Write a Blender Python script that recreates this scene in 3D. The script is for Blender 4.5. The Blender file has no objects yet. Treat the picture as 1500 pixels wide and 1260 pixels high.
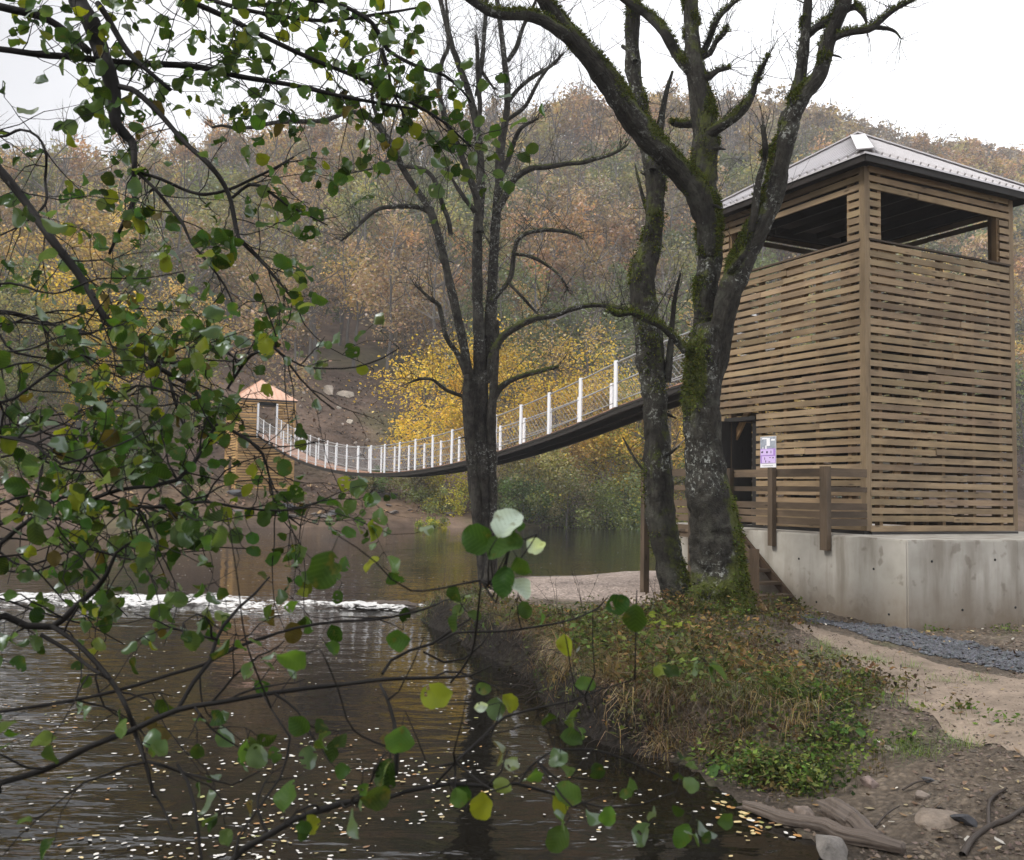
import bpy, bmesh, math, numpy as np
from mathutils import Vector, Matrix

R = math.radians
rng = np.random.default_rng(11)
sc = bpy.context.scene
col = sc.collection
A = np.array

# ------------------------------------------------------------------ camera
CZ, FOC = 2.1, 1400.0
PIT, ROL = math.atan(90 / FOC), R(1.0)
_f = A([0, math.cos(PIT), math.sin(PIT)])
_r0, _u0 = A([1.0, 0, 0]), A([0, -math.sin(PIT), math.cos(PIT)])
_r = math.cos(ROL) * _r0 + math.sin(ROL) * _u0
_u = -math.sin(ROL) * _r0 + math.cos(ROL) * _u0
CAM = A([0, 0, CZ])
cam_d = bpy.data.cameras.new('camera')
cam = bpy.data.objects.new('camera', cam_d)
col.objects.link(cam)
M = Matrix.Identity(4)
for i in range(3):
    M[i][0], M[i][1], M[i][2], M[i][3] = _r[i], _u[i], -_f[i], CAM[i]
cam.matrix_world = M
cam_d.sensor_width = 36
cam_d.lens = 36 * FOC / 1500
cam_d.clip_start = 0.05
cam_d.clip_end = 3000
sc.camera = cam
cam_d.dof.use_dof = True
cam_d.dof.focus_distance = 15.0
cam_d.dof.aperture_fstop = 9.0


def ray(px, py):
    return _f + (px - 750) / FOC * _r - (py - 630) / FOC * _u


def P(px, py, y):                       # the point seen at a pixel at a known distance in front
    d = ray(px, py)
    return CAM + d * (y / d[1])


def G(px, py, z):                       # the point seen at a pixel on level ground of a known height
    d = ray(px, py)
    return CAM + d * ((z - CZ) / d[2])


# ------------------------------------------------------------------ noise
def _hash(ix, iy, iz):
    h = (ix.astype(np.int64) * 374761393 + iy.astype(np.int64) * 668265263 + iz.astype(np.int64) * 2147483647) & 0xffffffff
    h = ((h ^ (h >> 13)) * 1274126177) & 0xffffffff
    h = h ^ (h >> 16)
    return (h & 0xffff) / 65535.0


_C8 = A([(a, b, c) for a in (0, 1) for b in (0, 1) for c in (0, 1)])


def vn(p):
    p = np.asarray(p, float)
    i = np.floor(p).astype(np.int64)
    f = p - i
    f = f * f * (3 - 2 * f)
    c = i[..., None, :] + _C8
    h = _hash(c[..., 0], c[..., 1], c[..., 2])
    w = np.where(_C8.astype(bool), f[..., None, :], 1 - f[..., None, :])
    return (h * w[..., 0] * w[..., 1] * w[..., 2]).sum(-1) * 2 - 1


def fbm(p, o=4):
    p = np.asarray(p, float)
    s, a, t = 0, 1, 0
    for k in range(o):
        s = s + a * vn(p * 2 ** k + 17.3 * k)
        t += a
        a *= .5
    return s / t


def fb2(x, y, sc_, o=4, z=0.0):
    return fbm(np.stack([x * sc_, y * sc_, np.full_like(x, z)], -1), o)


def sm(a, b, x):
    t = np.clip((x - a) / (b - a), 0, 1)
    return t * t * (3 - 2 * t)


def nrm(v):
    v = np.asarray(v, float)
    return v / np.maximum(np.linalg.norm(v, axis=-1, keepdims=True), 1e-9)


# ------------------------------------------------------------------ mesh helpers
class MB:
    """Collects geometry in world coordinates; build() links it as ONE mesh object."""
    def __init__(s):
        s.v, s.f, s.g, s.c, s.n = [], [], [], [], 0

    def add(s, V, F, g=None, c=None):
        V = np.asarray(V, float)
        s.v.append(V)
        for fa in (F if isinstance(F, list) else [F]):
            s.f.append(np.asarray(fa, np.int64) + s.n)
        s.g.append(np.zeros_like(V) if g is None else np.asarray(g, float))
        s.c.append(np.ones((len(V), 3)) if c is None else np.broadcast_to(np.asarray(c, float), (len(V), 3)))
        s.n += len(V)

    def beam(s, p0, p1, w, h, up=(0, 0, 1), rnd=None, c=None, ends=1.0):
        p0, p1 = A(p0, float), A(p1, float)
        ax = p1 - p0
        L = np.linalg.norm(ax)
        ax = ax / L
        up = A(up, float)
        sd = nrm(np.cross(ax, up))
        up = nrm(np.cross(sd, ax))
        V, g = [], []
        rnd = rng.random() if rnd is None else rnd
        for t, p in ((0, p0), (L, p1)):
            for a, b in ((-1, -1), (1, -1), (1, 1), (-1, 1)):
                V.append(p + sd * a * w / 2 + up * b * h / 2)
                g.append((t, a * w / 2 + b * h / 2, rnd))
        F = A([[0, 1, 2, 3], [7, 6, 5, 4], [0, 4, 5, 1], [1, 5, 6, 2], [2, 6, 7, 3], [3, 7, 4, 0]])
        s.add(V, F, g, c)

    def tube(s, pts, rad, k=8, amp=0.0, fr=6.0, step=None, flare=0.0, c=None, cap=True, lobes=5, seed=0.0, kn=0.0, ridge=0.0):
        pts, rad = A(pts, float), np.broadcast_to(A(rad, float), (len(pts),)).copy()
        if step:
            pts, rad = resample(pts, rad, step)
        n = len(pts)
        tg = nrm(np.gradient(pts, axis=0))
        ref = A([1.0, 0, 0]) if abs(tg[0][0]) < .8 else A([0, 1.0, 0])
        nx = nrm(np.cross(tg[0], ref))
        NX = [nx]
        for i in range(1, n):
            nx = nx - tg[i] * np.dot(nx, tg[i])
            nx = nx / max(np.linalg.norm(nx), 1e-9)
            NX.append(nx)
        NX = A(NX)
        NY = np.cross(tg, NX)
        an = np.linspace(0, 2 * np.pi, k, endpoint=False)
        dirs = NX[:, None] * np.cos(an)[None, :, None] + NY[:, None] * np.sin(an)[None, :, None]
        al = np.concatenate([[0], np.cumsum(np.linalg.norm(np.diff(pts, axis=0), axis=1))])
        rr = np.repeat(rad[:, None], k, 1)
        if flare:
            rr = rr * (1 + flare * np.exp(-al / .22)[:, None] * (.55 + .45 * np.cos(lobes * an + 1.3 + seed)[None]))
        ring = pts[:, None] + dirs * rr[..., None]
        if ridge:
            q = np.stack([np.repeat(np.cos(an)[None] * 3.4, n, 0), np.repeat(np.sin(an)[None] * 3.4, n, 0), np.repeat(al[:, None] * 1.6 + seed, k, 1)], -1)
            rr = rr * (1 + ridge * fbm(q, 5))
            ring = pts[:, None] + dirs * rr[..., None]
        if amp:
            rr = rr * (1 + amp * fbm(ring * fr + seed, 3) + amp * .5 * vn(ring * fr * 3.1 + 5 + seed))
            if kn:
                q = vn(ring * 2.3 + 31 + seed)
                rr = rr * (1 + kn * np.clip(q - .35, 0, 1))
            ring = pts[:, None] + dirs * rr[..., None]
        V = ring.reshape(-1, 3)
        i = np.arange(n - 1)[:, None] * k
        j = np.arange(k)[None]
        F = np.stack([i + j, i + (j + 1) % k, i + k + (j + 1) % k, i + k + j], -1).reshape(-1, 4)
        g = np.stack([np.repeat(al[:, None], k, 1), np.repeat(an[None], n, 0), np.full((n, k), seed)], -1).reshape(-1, 3)
        FF = [F]
        if cap:
            V = np.concatenate([V, [pts[-1] + tg[-1] * rad[-1] * .5]])
            g = np.concatenate([g, [[al[-1], 0, seed]]])
            b = (n - 1) * k
            jj = np.arange(k)
            FF.append(np.stack([b + jj, b + (jj + 1) % k, np.full(k, len(V) - 1)], -1))
        s.add(V, FF, g, c)
        return ring, dirs

    def build(s, name, mat, parent=None, smooth=False, loc=None):
        V = np.concatenate(s.v) if s.v else np.zeros((0, 3))
        off = A(parent['_loc'] if parent is not None else (loc if loc is not None else (0, 0, 0)), float)
        return mesh_np(name, V - off, s.f, mat, np.concatenate(s.g), np.concatenate(s.c), parent, smooth, loc)


def mesh_np(name, V, FL, mat, g=None, c=None, parent=None, smooth=False, loc=None, mi=None):
    me = bpy.data.meshes.new(name)
    me.vertices.add(len(V))
    me.vertices.foreach_set('co', np.ascontiguousarray(V, np.float32).ravel())
    tot = np.concatenate([np.full(len(f), f.shape[1]) for f in FL])
    idx = np.concatenate([f.ravel() for f in FL])
    me.loops.add(len(idx))
    me.loops.foreach_set('vertex_index', idx.astype(np.int32))
    me.polygons.add(len(tot))
    st = np.concatenate([[0], np.cumsum(tot)[:-1]])
    me.polygons.foreach_set('loop_start', st.astype(np.int32))
    if g is not None:
        at = me.attributes.new('gc', 'FLOAT_VECTOR', 'POINT')
        at.data.foreach_set('vector', np.ascontiguousarray(g, np.float32).ravel())
    if c is not None:
        at = me.attributes.new('tint', 'FLOAT_COLOR', 'POINT')
        c4 = np.ones((len(V), 4), np.float32)
        c4[:, :3] = c
        at.data.foreach_set('color', c4.ravel())
    me.update(calc_edges=True)
    for m in (mat if isinstance(mat, (list, tuple)) else [mat]):
        me.materials.append(m)
    if mi is not None:
        me.polygons.foreach_set('material_index', mi.astype(np.int32))
    me.polygons.foreach_set('use_smooth', np.full(len(tot), bool(smooth)))
    o = bpy.data.objects.new(name, me)
    col.objects.link(o)
    if parent is not None:
        o.parent = parent if isinstance(parent, bpy.types.Object) else parent['o']
        pl = A(parent['_loc'])
    elif loc is not None:
        o.location = loc
    return o


def thing(name, label, cat, loc, group=None):
    o = bpy.data.objects.new(name, None)
    o.empty_display_size = .2
    col.objects.link(o)
    o.location = [float(a) for a in loc]
    o['label'] = label
    o['category'] = cat
    if group:
        o['group'] = group
    o['_loc'] = [float(a) for a in loc]
    return o


def tag(o, label, cat, group=None):
    o['label'] = label
    o['category'] = cat
    if group:
        o['group'] = group
    return o


def kind(o, k):
    o['kind'] = k
    return o


def sub(mb, name, mat, part, root, smooth=False):
    """a sub-part: child of a part (parts sit at their thing's origin)"""
    o = mb.build(name, mat, root, smooth)
    o.parent = part
    return o


def resample(pts, rad, step):
    pts = A(pts, float)
    n = len(pts)
    if n < 3:
        L = np.linalg.norm(pts[-1] - pts[0])
        m = max(2, int(L / step) + 1)
        t = np.linspace(0, 1, m)[:, None]
        return pts[0] * (1 - t) + pts[-1] * t, np.linspace(rad[0], rad[-1], m)
    e = np.concatenate([[2 * pts[0] - pts[1]], pts, [2 * pts[-1] - pts[-2]]])
    out, ro = [], []
    for i in range(n - 1):
        p0, p1, p2, p3 = e[i:i + 4]
        m = max(1, int(np.linalg.norm(p2 - p1) / step))
        for t in np.arange(m) / m:
            out.append(.5 * (2 * p1 + (p2 - p0) * t + (2 * p0 - 5 * p1 + 4 * p2 - p3) * t * t + (3 * p1 - p0 - 3 * p2 + p3) * t ** 3))
            ro.append(rad[i] * (1 - t) + rad[i + 1] * t)
    out.append(pts[-1])
    ro.append(rad[-1])
    return A(out), A(ro)


# ------------------------------------------------------------------ materials
class NT:
    def __init__(s, name):
        s.m = bpy.data.materials.new(name)
        s.m.use_nodes = True
        s.t = s.m.node_tree
        s.b = s.t.nodes['Principled BSDF']
        s.out = s.t.nodes['Material Output']

    def n(s, typ, **kw):
        x = s.t.nodes.new(typ)
        for k, v in kw.items():
            if hasattr(x, k) and k not in ('inputs',):
                setattr(x, k, v)
        return x

    def l(s, a, b):
        s.t.links.new(a, b)

    def set(s, node, **kw):
        for k, v in kw.items():
            i = node.inputs[k.replace('_', ' ')]
            if isinstance(v, bpy.types.NodeSocket):
                s.l(v, i)
            else:
                i.default_value = v
        return node

    def attr(s, name):
        return s.n('ShaderNodeAttribute', attribute_name=name)

    def noise(s, vec, scale, detail=4, rough=.55, dist=0.0):
        x = s.n('ShaderNodeTexNoise')
        if vec is not None:
            s.l(vec, x.inputs['Vector'])
        x.inputs['Scale'].default_value = scale
        x.inputs['Detail'].default_value = detail
        x.inputs['Roughness'].default_value = rough
        x.inputs['Distortion'].default_value = dist
        return x.outputs['Fac']

    def voro(s, vec, scale, feature='F1'):
        x = s.n('ShaderNodeTexVoronoi', feature=feature)
        s.l(vec, x.inputs['Vector'])
        x.inputs['Scale'].default_value = scale
        return x

    def ramp(s, fac, stops):
        x = s.n('ShaderNodeValToRGB')
        e = x.color_ramp.elements
        while len(e) < len(stops):
            e.new(.5)
        for i, (p, c) in enumerate(stops):
            e[i].position = p
            e[i].color = (*c, 1) if not isinstance(c, (int, float)) else (c, c, c, 1)
        s.l(fac, x.inputs['Fac'])
        return x.outputs['Color']

    def mix(s, fac, a, b, mode='MIX'):
        x = s.n('ShaderNodeMix', data_type='RGBA', blend_type=mode)
        for i, v in ((x.inputs[0], fac), (x.inputs[6], a), (x.inputs[7], b)):
            if isinstance(v, bpy.types.NodeSocket):
                s.l(v, i)
            elif isinstance(v, (int, float)):
                i.default_value = v if i.type == 'VALUE' else (v, v, v, 1)
            else:
                i.default_value = (*v, 1)
        return x.outputs[2]

    def math(s, op, a, b=0.0):
        x = s.n('ShaderNodeMath', operation=op)
        for i, v in enumerate((a, b)):
            if isinstance(v, bpy.types.NodeSocket):
                s.l(v, x.inputs[i])
            else:
                x.inputs[i].default_value = v
        return x.outputs[0]

    def maps(s, vec, scale):
        x = s.n('ShaderNodeMapping')
        s.l(vec, x.inputs['Vector'])
        x.inputs['Scale'].default_value = scale
        return x.outputs['Vector']

    def pos(s):
        return s.n('ShaderNodeNewGeometry').outputs['Position']

    def bump(s, h, strength=.3, dist=.02):
        x = s.n('ShaderNodeBump')
        x.inputs['Strength'].default_value = strength
        x.inputs['Distance'].default_value = dist
        s.l(h, x.inputs['Height'])
        s.l(x.outputs['Normal'], s.b.inputs['Normal'])
        return x

    def base(s, c, rough=.7, spec=.3):
        if isinstance(c, bpy.types.NodeSocket):
            s.l(c, s.b.inputs['Base Color'])
        else:
            s.b.inputs['Base Color'].default_value = (*c, 1)
        s.b.inputs['Roughness'].default_value = rough
        s.b.inputs['Specular IOR Level'].default_value = spec
        return s.m


def wood(name, ca, cb, dark, rough=.75, vary=.35):
    t = NT(name)
    gc = t.attr('gc').outputs['Vector']
    sp = t.n('ShaderNodeSeparateXYZ')
    t.l(gc, sp.inputs[0])
    cb_ = t.n('ShaderNodeCombineXYZ')
    t.l(t.math('ADD', sp.outputs[0], t.math('MULTIPLY', sp.outputs[2], 53.0)), cb_.inputs[0])
    t.l(sp.outputs[1], cb_.inputs[1])
    t.l(t.math('MULTIPLY', sp.outputs[2], 91.0), cb_.inputs[2])
    v = cb_.outputs[0]
    grain = t.noise(t.maps(v, (3, 70, 1)), 1.0, 5, .6, .4)
    c = t.mix(t.ramp(grain, [(.3, 0.), (.7, 1.)]), ca, cb)
    big = t.noise(t.maps(v, (1.2, 4, 1)), 1.0, 3)
    c = t.mix(t.ramp(big, [(.42, 0.), (.62, .75)]), c, dark)
    kn = t.voro(t.maps(v, (2.1, 9, 1)), 1.0)
    c = t.mix(t.ramp(kn.outputs['Distance'], [(.05, .85), (.17, 0.)]), c, tuple(x * .5 for x in dark))
    c = t.mix(1.0, c, t.ramp(sp.outputs[2], [(0., 1 - vary), (1., 1 + vary * .5)]), 'MULTIPLY')
    c = t.mix(1.0, c, t.attr('tint').outputs['Color'], 'MULTIPLY')
    t.bump(grain, .25, .004)
    return t.base(c, rough, .25)


WOOD = wood('larch_slats', (.345, .255, .155), (.255, .183, .108), (.17, .123, .078), .75, .25)
WOODD = wood('weathered_brown_timber', (.155, .112, .075), (.11, .078, .052), (.07, .052, .036))
WOODL = wood('pale_new_timber', (.42, .31, .19), (.34, .23, .13), (.24, .16, .09))
WOODK = wood('shade_dark_timber', (.035, .032, .03), (.025, .022, .02), (.015, .014, .013), .6)  # near-black timber: shade of interiors and roof undersides put into the colour
WOODF = wood('honey_slats', (.62, .39, .16), (.48, .29, .11), (.27, .16, .07))
DECKM = wood('salmon_deck_boards', (.42, .24, .16), (.34, .19, .13), (.25, .15, .10))


def plain(name, c, rough=.5, metal=0.0, spec=.4, nz=.15, scale=30):
    t = NT(name)
    f = t.noise(t.pos(), scale, 4)
    cc = t.mix(f, tuple(x * (1 - nz) for x in c), tuple(min(1, x * (1 + nz)) for x in c))
    t.b.inputs['Metallic'].default_value = metal
    return t.base(cc, rough, spec)


WHITE = plain('white_painted_steel', (.80, .81, .83), .45, 0, .4, .05)
WIRE = plain('galvanised_wire', (.50, .51, .52), .4, .6, .5, .1)
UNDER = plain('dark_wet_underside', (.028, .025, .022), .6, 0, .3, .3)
BLACKM = plain('black_void', (.012, .012, .013), .8)
PURPLE = plain('lilac_print', (.40, .26, .62), .25, 0, .5, .08)
LILAC = plain('pale_lilac_print', (.66, .52, .84), .25, 0, .5, .06)
PAPER = plain('white_print', (.85, .85, .88), .25, 0, .5, .03)
PHOTOG = plain('grey_photo_print', (.33, .36, .42), .25, 0, .5, .5, 18)
INK = plain('dark_print', (.05, .04, .09), .3)


def roof_mat(name, c):
    t = NT(name)
    f = t.noise(t.pos(), 3.0, 5)
    cc = t.mix(f, tuple(x * .8 for x in c), tuple(x * 1.15 for x in c))
    t.b.inputs['Metallic'].default_value = .25
    return t.base(cc, .38, .5)


ROOF = roof_mat('pale_grey_roof_metal', (.56, .54, .55))
ROOFF = roof_mat('salmon_roof_metal', (.66, .41, .29))


def concrete_mat():
    t = NT('raw_concrete')
    p = t.pos()
    a = t.noise(p, 1.6, 5, .6)
    c = t.mix(t.ramp(a, [(.3, 0.), (.7, 1.)]), (.31, .29, .25), (.47, .445, .40))
    st = t.noise(t.maps(p, (2.4, 2.4, .35)), 1.5, 4)
    c = t.mix(t.ramp(st, [(.45, 0.), (.66, .8)]), c, (.21, .185, .15))
    sp = t.n('ShaderNodeSeparateXYZ')
    t.l(p, sp.inputs[0])
    d = t.noise(p, 3.2, 6, .65)
    hh = t.math('ADD', sp.outputs[2], t.math('MULTIPLY', d, -.9))
    c = t.mix(t.ramp(hh, [(.0, .9), (.62, 0.)]), c, (.17, .135, .10))
    b = t.noise(p, 5.5, 3, .5)
    c = t.mix(t.ramp(b, [(.62, 0.), (.70, .55)]), c, (.17, .145, .115))
    fine = t.noise(p, 60, 3)
    t.bump(fine, .12, .004)
    return t.base(c, .85, .2)


CONC = concrete_mat()


def bark_mat(name, ca, cb, lich=.5, moss=(.048, .056, .012)):
    t = NT(name)
    p = t.pos()
    a = t.noise(p, 9, 6, .65)
    c = t.mix(t.ramp(a, [(.35, 0.), (.65, 1.)]), ca, cb)
    gc = t.attr('gc').outputs['Vector']
    fu = t.noise(t.maps(gc, (9, 5, 1)), 1.0, 5, .6, .6)
    c = t.mix(t.ramp(fu, [(.35, .7), (.5, 0.)]), c, tuple(x * .35 for x in ca))
    li = t.noise(p, 19, 7, .72, .5)
    pl = t.noise(p, 1.5, 4, .6)
    lf = t.math('MULTIPLY', t.ramp(li, [(.54, 0.), (.60, 1.)]), t.ramp(pl, [(.48, 0.), (.60, lich)]))
    c = t.mix(lf, c, t.mix(t.noise(p, 50, 3), (.16, .17, .15), (.42, .43, .40)))
    gp = t.noise(p, 3.3, 5, .65)
    c = t.mix(t.ramp(gp, [(.52, 0.), (.68, .55)]), c, (.085, .085, .068))
    mo = t.attr('tint').outputs['Fac']
    sp = t.n('ShaderNodeSeparateColor')
    t.l(t.attr('tint').outputs['Color'], sp.inputs[0])
    mn = t.noise(p, 7, 5, .7)
    mf = t.ramp(t.math('ADD', sp.outputs[0], t.math('MULTIPLY', t.math('SUBTRACT', mn, .5), 1.3)), [(.42, 0.), (.62, 1.)])
    mg = t.mix(t.noise(p, 40, 4), tuple(x * .5 for x in moss), tuple(x * 2.0 for x in moss))
    c = t.mix(mf, c, mg)
    hb = t.math('ADD', fu, t.math('MULTIPLY', t.noise(p, 55, 3), .6))
    t.bump(hb, 1.0, .035)
    return t.base(c, .85, .2)


BARK = bark_mat('mossy_dark_bark', (.016, .015, .012), (.042, .038, .031), .9)
BARKL = bark_mat('grey_brown_bark', (.013, .012, .010), (.060, .054, .046), .95)
TWIG = plain('twig_bark', (.030, .024, .020), .8, 0, .15)
ALDERB = plain('alder_bark', (.0105, .0095, .009), .75, 0, .15, .45, 60)
FTRUNK = plain('far_trunk_bark', (.115, .105, .095), .9, 0, .1, .3, 1)


def leaf_mat(name, trans=.45, rough=.45, under=None, gloss=.35):
    t = NT(name)
    tint = t.attr('tint').outputs['Color']
    gc = t.attr('gc').outputs['Vector']
    sp = t.n('ShaderNodeSeparateXYZ')
    t.l(gc, sp.inputs[0])
    c = tint
    if under is not None:                                    # alder leaf: ribs and a paler underside
        wv = t.n('ShaderNodeTexWave', wave_type='BANDS', bands_direction='X')
        cmb = t.n('ShaderNodeCombineXYZ')
        t.l(t.math('SUBTRACT', sp.outputs[0], t.math('MULTIPLY', t.math('ABSOLUTE', sp.outputs[1]), .75)), cmb.inputs[0])
        t.l(cmb.outputs[0], wv.inputs['Vector'])
        wv.inputs['Scale'].default_value = 2.2
        wv.inputs['Distortion'].default_value = .3
        c = t.mix(t.ramp(wv.outputs['Fac'], [(.0, .16), (.3, 0.)]), c, (.11, .17, .05), 'MIX')
        bl = t.noise(t.pos(), 45, 3)
        c = t.mix(t.ramp(bl, [(.60, 0.), (.70, .6)]), c, (.10, .085, .02))
        bf = t.n('ShaderNodeNewGeometry').outputs['Backfacing']
        c = t.mix(t.math('MULTIPLY', bf, .55), c, under)
    df = t.n('ShaderNodeBsdfDiffuse')
    tr = t.n('ShaderNodeBsdfTranslucent')
    gl = t.n('ShaderNodeBsdfGlossy')
    gl.inputs['Roughness'].default_value = rough
    gl.inputs['Color'].default_value = (.8, .85, .9, 1)
    t.l(c, df.inputs['Color'])
    t.l(t.mix(1.0, c, (1.7, 1.65, .7), 'MULTIPLY'), tr.inputs['Color'])
    m1 = t.n('ShaderNodeMixShader')
    m1.inputs[0].default_value = trans
    t.l(df.outputs[0], m1.inputs[1])
    t.l(tr.outputs[0], m1.inputs[2])
    fr = t.n('ShaderNodeFresnel')
    fr.inputs['IOR'].default_value = 1.4
    m2 = t.n('ShaderNodeMixShader')
    t.l(t.math('MULTIPLY', fr.outputs[0], gloss), m2.inputs[0])
    t.l(m1.outputs[0], m2.inputs[1])
    t.l(gl.outputs[0], m2.inputs[2])
    t.l(m2.outputs[0], t.out.inputs['Surface'])
    t.t.nodes.remove(t.b)
    return t.m


ALEAF = leaf_mat('alder_leaf', .45, .42, (.10, .15, .075), .10)
FOL = leaf_mat('autumn_foliage', .35, .6, None, .1)
GRASSM = leaf_mat('grass_blades', .3, .6, None, .07)
MOSSM = leaf_mat('moss_tufts', .25, .8, None, .0)


def tint_mat(name, rough=.85, nz=30, spec=.2, bump=.5, bd=.02, lo=.55, hi=1.35, grit=0.0):
    t = NT(name)
    p = t.pos()
    a = t.noise(p, nz, 6, .65)
    b = t.noise(p, nz * .13, 4, .6)
    c = t.mix(1.0, t.attr('tint').outputs['Color'], t.ramp(a, [(.25, lo), (.75, hi)]), 'MULTIPLY')
    c = t.mix(1.0, c, t.ramp(b, [(.3, .75), (.7, 1.2)]), 'MULTIPLY')
    if grit:                                                 # crumbs and clods of earth
        vo = t.voro(p, 21).outputs['Distance']
        fi = t.noise(p, 120, 4, .7)
        c = t.mix(1.0, c, t.ramp(t.math('ADD', t.math('MULTIPLY', vo, .9), t.math('MULTIPLY', fi, .6)), [(.30, 1.0 + grit), (.85, 1.0 - grit)]), 'MULTIPLY')
        a = t.math('ADD', a, t.math('MULTIPLY', vo, -.55))
    t.bump(a, bump, bd)
    return t.base(c, rough, spec)


DIRT = tint_mat('damp_earth', .85, 16, .2, 1.0, .05, .5, 1.55, .30)
PATHM = tint_mat('trodden_path_earth', .9, 35, .15, .5, .02, .75, 1.2)
GRAVM = tint_mat('slate_gravel', .6, 60, .4, .3, .01)
ROCKM = tint_mat('river_stone', .7, 14, .35, .8, .03)
HILLM = tint_mat('leaf_litter_slope', .95, 1.3, .1, .6, .3)


def foam_mat():
    t = NT('white_foam')
    p = t.pos()
    n = t.noise(t.maps(p, (1.0, 2.6, 1)), 5.0, 6, .65, .6)
    sp = t.n('ShaderNodeSeparateColor')
    t.l(t.attr('tint').outputs['Color'], sp.inputs[0])
    a = t.ramp(t.math('ADD', sp.outputs[0], t.math('MULTIPLY', t.math('SUBTRACT', n, .5), 3.6)), [(.50, 0.), (1.0, .92)])
    t.l(a, t.b.inputs['Alpha'])
    f = t.noise(p, 14, 5, .6)
    t.bump(f, .6, .04)
    return t.base(t.mix(f, (.50, .49, .47), (.82, .81, .80)), .6, .3)


FOAMM = foam_mat()
FLOATM = tint_mat('floating_leaves', .4, 40, .5, .1, .002, .85, 1.1)
LOGM = wood('driftwood_grey', (.12, .095, .078), (.07, .055, .045), (.04, .032, .027), .6)

# ------------------------------------------------------------------ terrain
EL, ER = A([-.457, .889]), A([.889, .457])
EL /= np.linalg.norm(EL)
ER = A([EL[1], -EL[0]])
EL3, ER3 = A([*EL, 0]), A([*ER, 0])
SHORE = A([(120, 62), (40, 40), (25, 35), (14, 30), (8, 27), (3.3, 25), (.25, 23.9), (-.5, 21), (-1.5, 18.6), (-1.7, 16.9), (-1.3, 15.2), (-.95, 14.2),
           (-.42, 13), (.1, 11.5), (.36, 9.9), (.58, 8.8), (.9, 8.1), (1.36, 7.6), (1.62, 6.95), (1.70, 6.4), (1.95, 5.75), (2.05, 5.3), (1.6, 4.3), (-.4, 3.1), (-3, 2.3),
           (-8, 1.5), (-60, -3)])


def seg_dist(x, y, L):
    if np.size(x) < 4000:
        a, d = L[:-1], np.diff(L, axis=0)
        qx, qy = np.asarray(x, float)[..., None] - a[:, 0], np.asarray(y, float)[..., None] - a[:, 1]
        t = np.clip((qx * d[:, 0] + qy * d[:, 1]) / (d ** 2).sum(1), 0, 1)
        return np.hypot(qx - t * d[:, 0], qy - t * d[:, 1]).min(-1)
    best = np.full(np.shape(x), 1e9)
    for a, b in zip(L[:-1], L[1:]):
        d = b - a
        t = np.clip(((x - a[0]) * d[0] + (y - a[1]) * d[1]) / (d @ d), 0, 1)
        best = np.minimum(best, np.hypot(x - a[0] - t * d[0], y - a[1] - t * d[1]))
    return best


def shore_dist(x, y):
    """signed distance to the near shoreline, positive on land"""
    x, y = np.asarray(x, float), np.asarray(y, float)
    best = seg_dist(x, y, SHORE)
    poly = np.concatenate([SHORE, [(-60, -80), (120, -80)]])
    ins = np.zeros(x.shape, bool)
    pj = np.roll(poly, 1, 0)
    if x.size < 4000:
        xi, yi, xj, yj = poly[:, 0], poly[:, 1], pj[:, 0], pj[:, 1]
        X_, Y_ = x[..., None], y[..., None]
        c = ((yi > Y_) != (yj > Y_)) & (X_ < (xj - xi) * (Y_ - yi) / (yj - yi + 1e-12) + xi)
        ins = c.sum(-1) % 2 == 1
    else:
        for (xi, yi), (xj, yj) in zip(poly, pj):
            ins ^= ((yi > y) != (yj > y)) & (x < (xj - xi) * (y - yi) / (yj - yi + 1e-12) + xi)
    return np.where(ins, best, -best)


def ground_h(x, y):
    x, y = np.asarray(x, float), np.asarray(y, float)
    s = shore_dist(x, y) + .16 * fb2(x, y, 1.3, 3) * sm(0, 1, np.abs(y - 3))
    front = sm(7.3, 8.3, y) * (1 - sm(15.5, 17.5, y))
    back = sm(18.5, 21, y)
    w = 2.6 * (1 - front) * (1 - back) + .20 * front + 4.0 * back
    z = .40 * sm(0, 1, s / w)
    z = z + .06 * (1 - sm(0, .5, s)) * (s > 0) * front * 0
    m = np.exp(-(((x - 2.75) / 1.0) ** 2 + ((y - 12.3) / 1.2) ** 2))
    z = z + .22 * m * sm(0, .8, s)
    z = z + .14 * np.exp(-(((x + .5) / .8) ** 2 + ((y - 17.3) / .9) ** 2)) * sm(0, .8, s)
    rough = sm(.1, .8, s) * (1 - .75 * path_mask(x, y)) * (1 - .8 * back)
    z = z + rough * (.07 * fb2(x, y, 1.1, 4) + .05 * fb2(x, y, 5.0, 4, 3.3))
    z = np.where(s < 0, -.8 * sm(0, 1, -s / 1.6) - .01, z + .012)
    return z


_pp = [G(1180, 934, .38), G(1260, 956, .38), G(1340, 984, .38), G(1420, 1010, .38), G(1500, 1042, .38), A([5.2, 5.4, 0])]
PATHL = A([p[:2] for p in _pp])


def path_mask(x, y):
    d = seg_dist(x, y, PATHL)
    return 1 - sm(.3, 1.0, d)


def gax(*parts):
    out = []
    for a, b, st in parts:
        out.append(np.arange(a, b, st))
    return np.concatenate(out)


def grid_faces(nx, ny):
    i = np.arange(ny - 1)[:, None] * nx + np.arange(nx - 1)[None]
    return np.stack([i, i + 1, i + nx + 1, i + nx], -1).reshape(-1, 4)


gx = gax((-90, -20, 6), (-20, -3, 1), (-3, 9, .06), (9, 14, .25), (14, 40, 2), (40, 131, 10))
gy = gax((-70, -6, 6), (-6, 3, .6), (3, 15, .06), (15, 27, .14), (27, 48, 1.2))
X, Y = np.meshgrid(gx, gy)
Z = ground_h(X, Y)
SD = shore_dist(X, Y)


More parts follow.
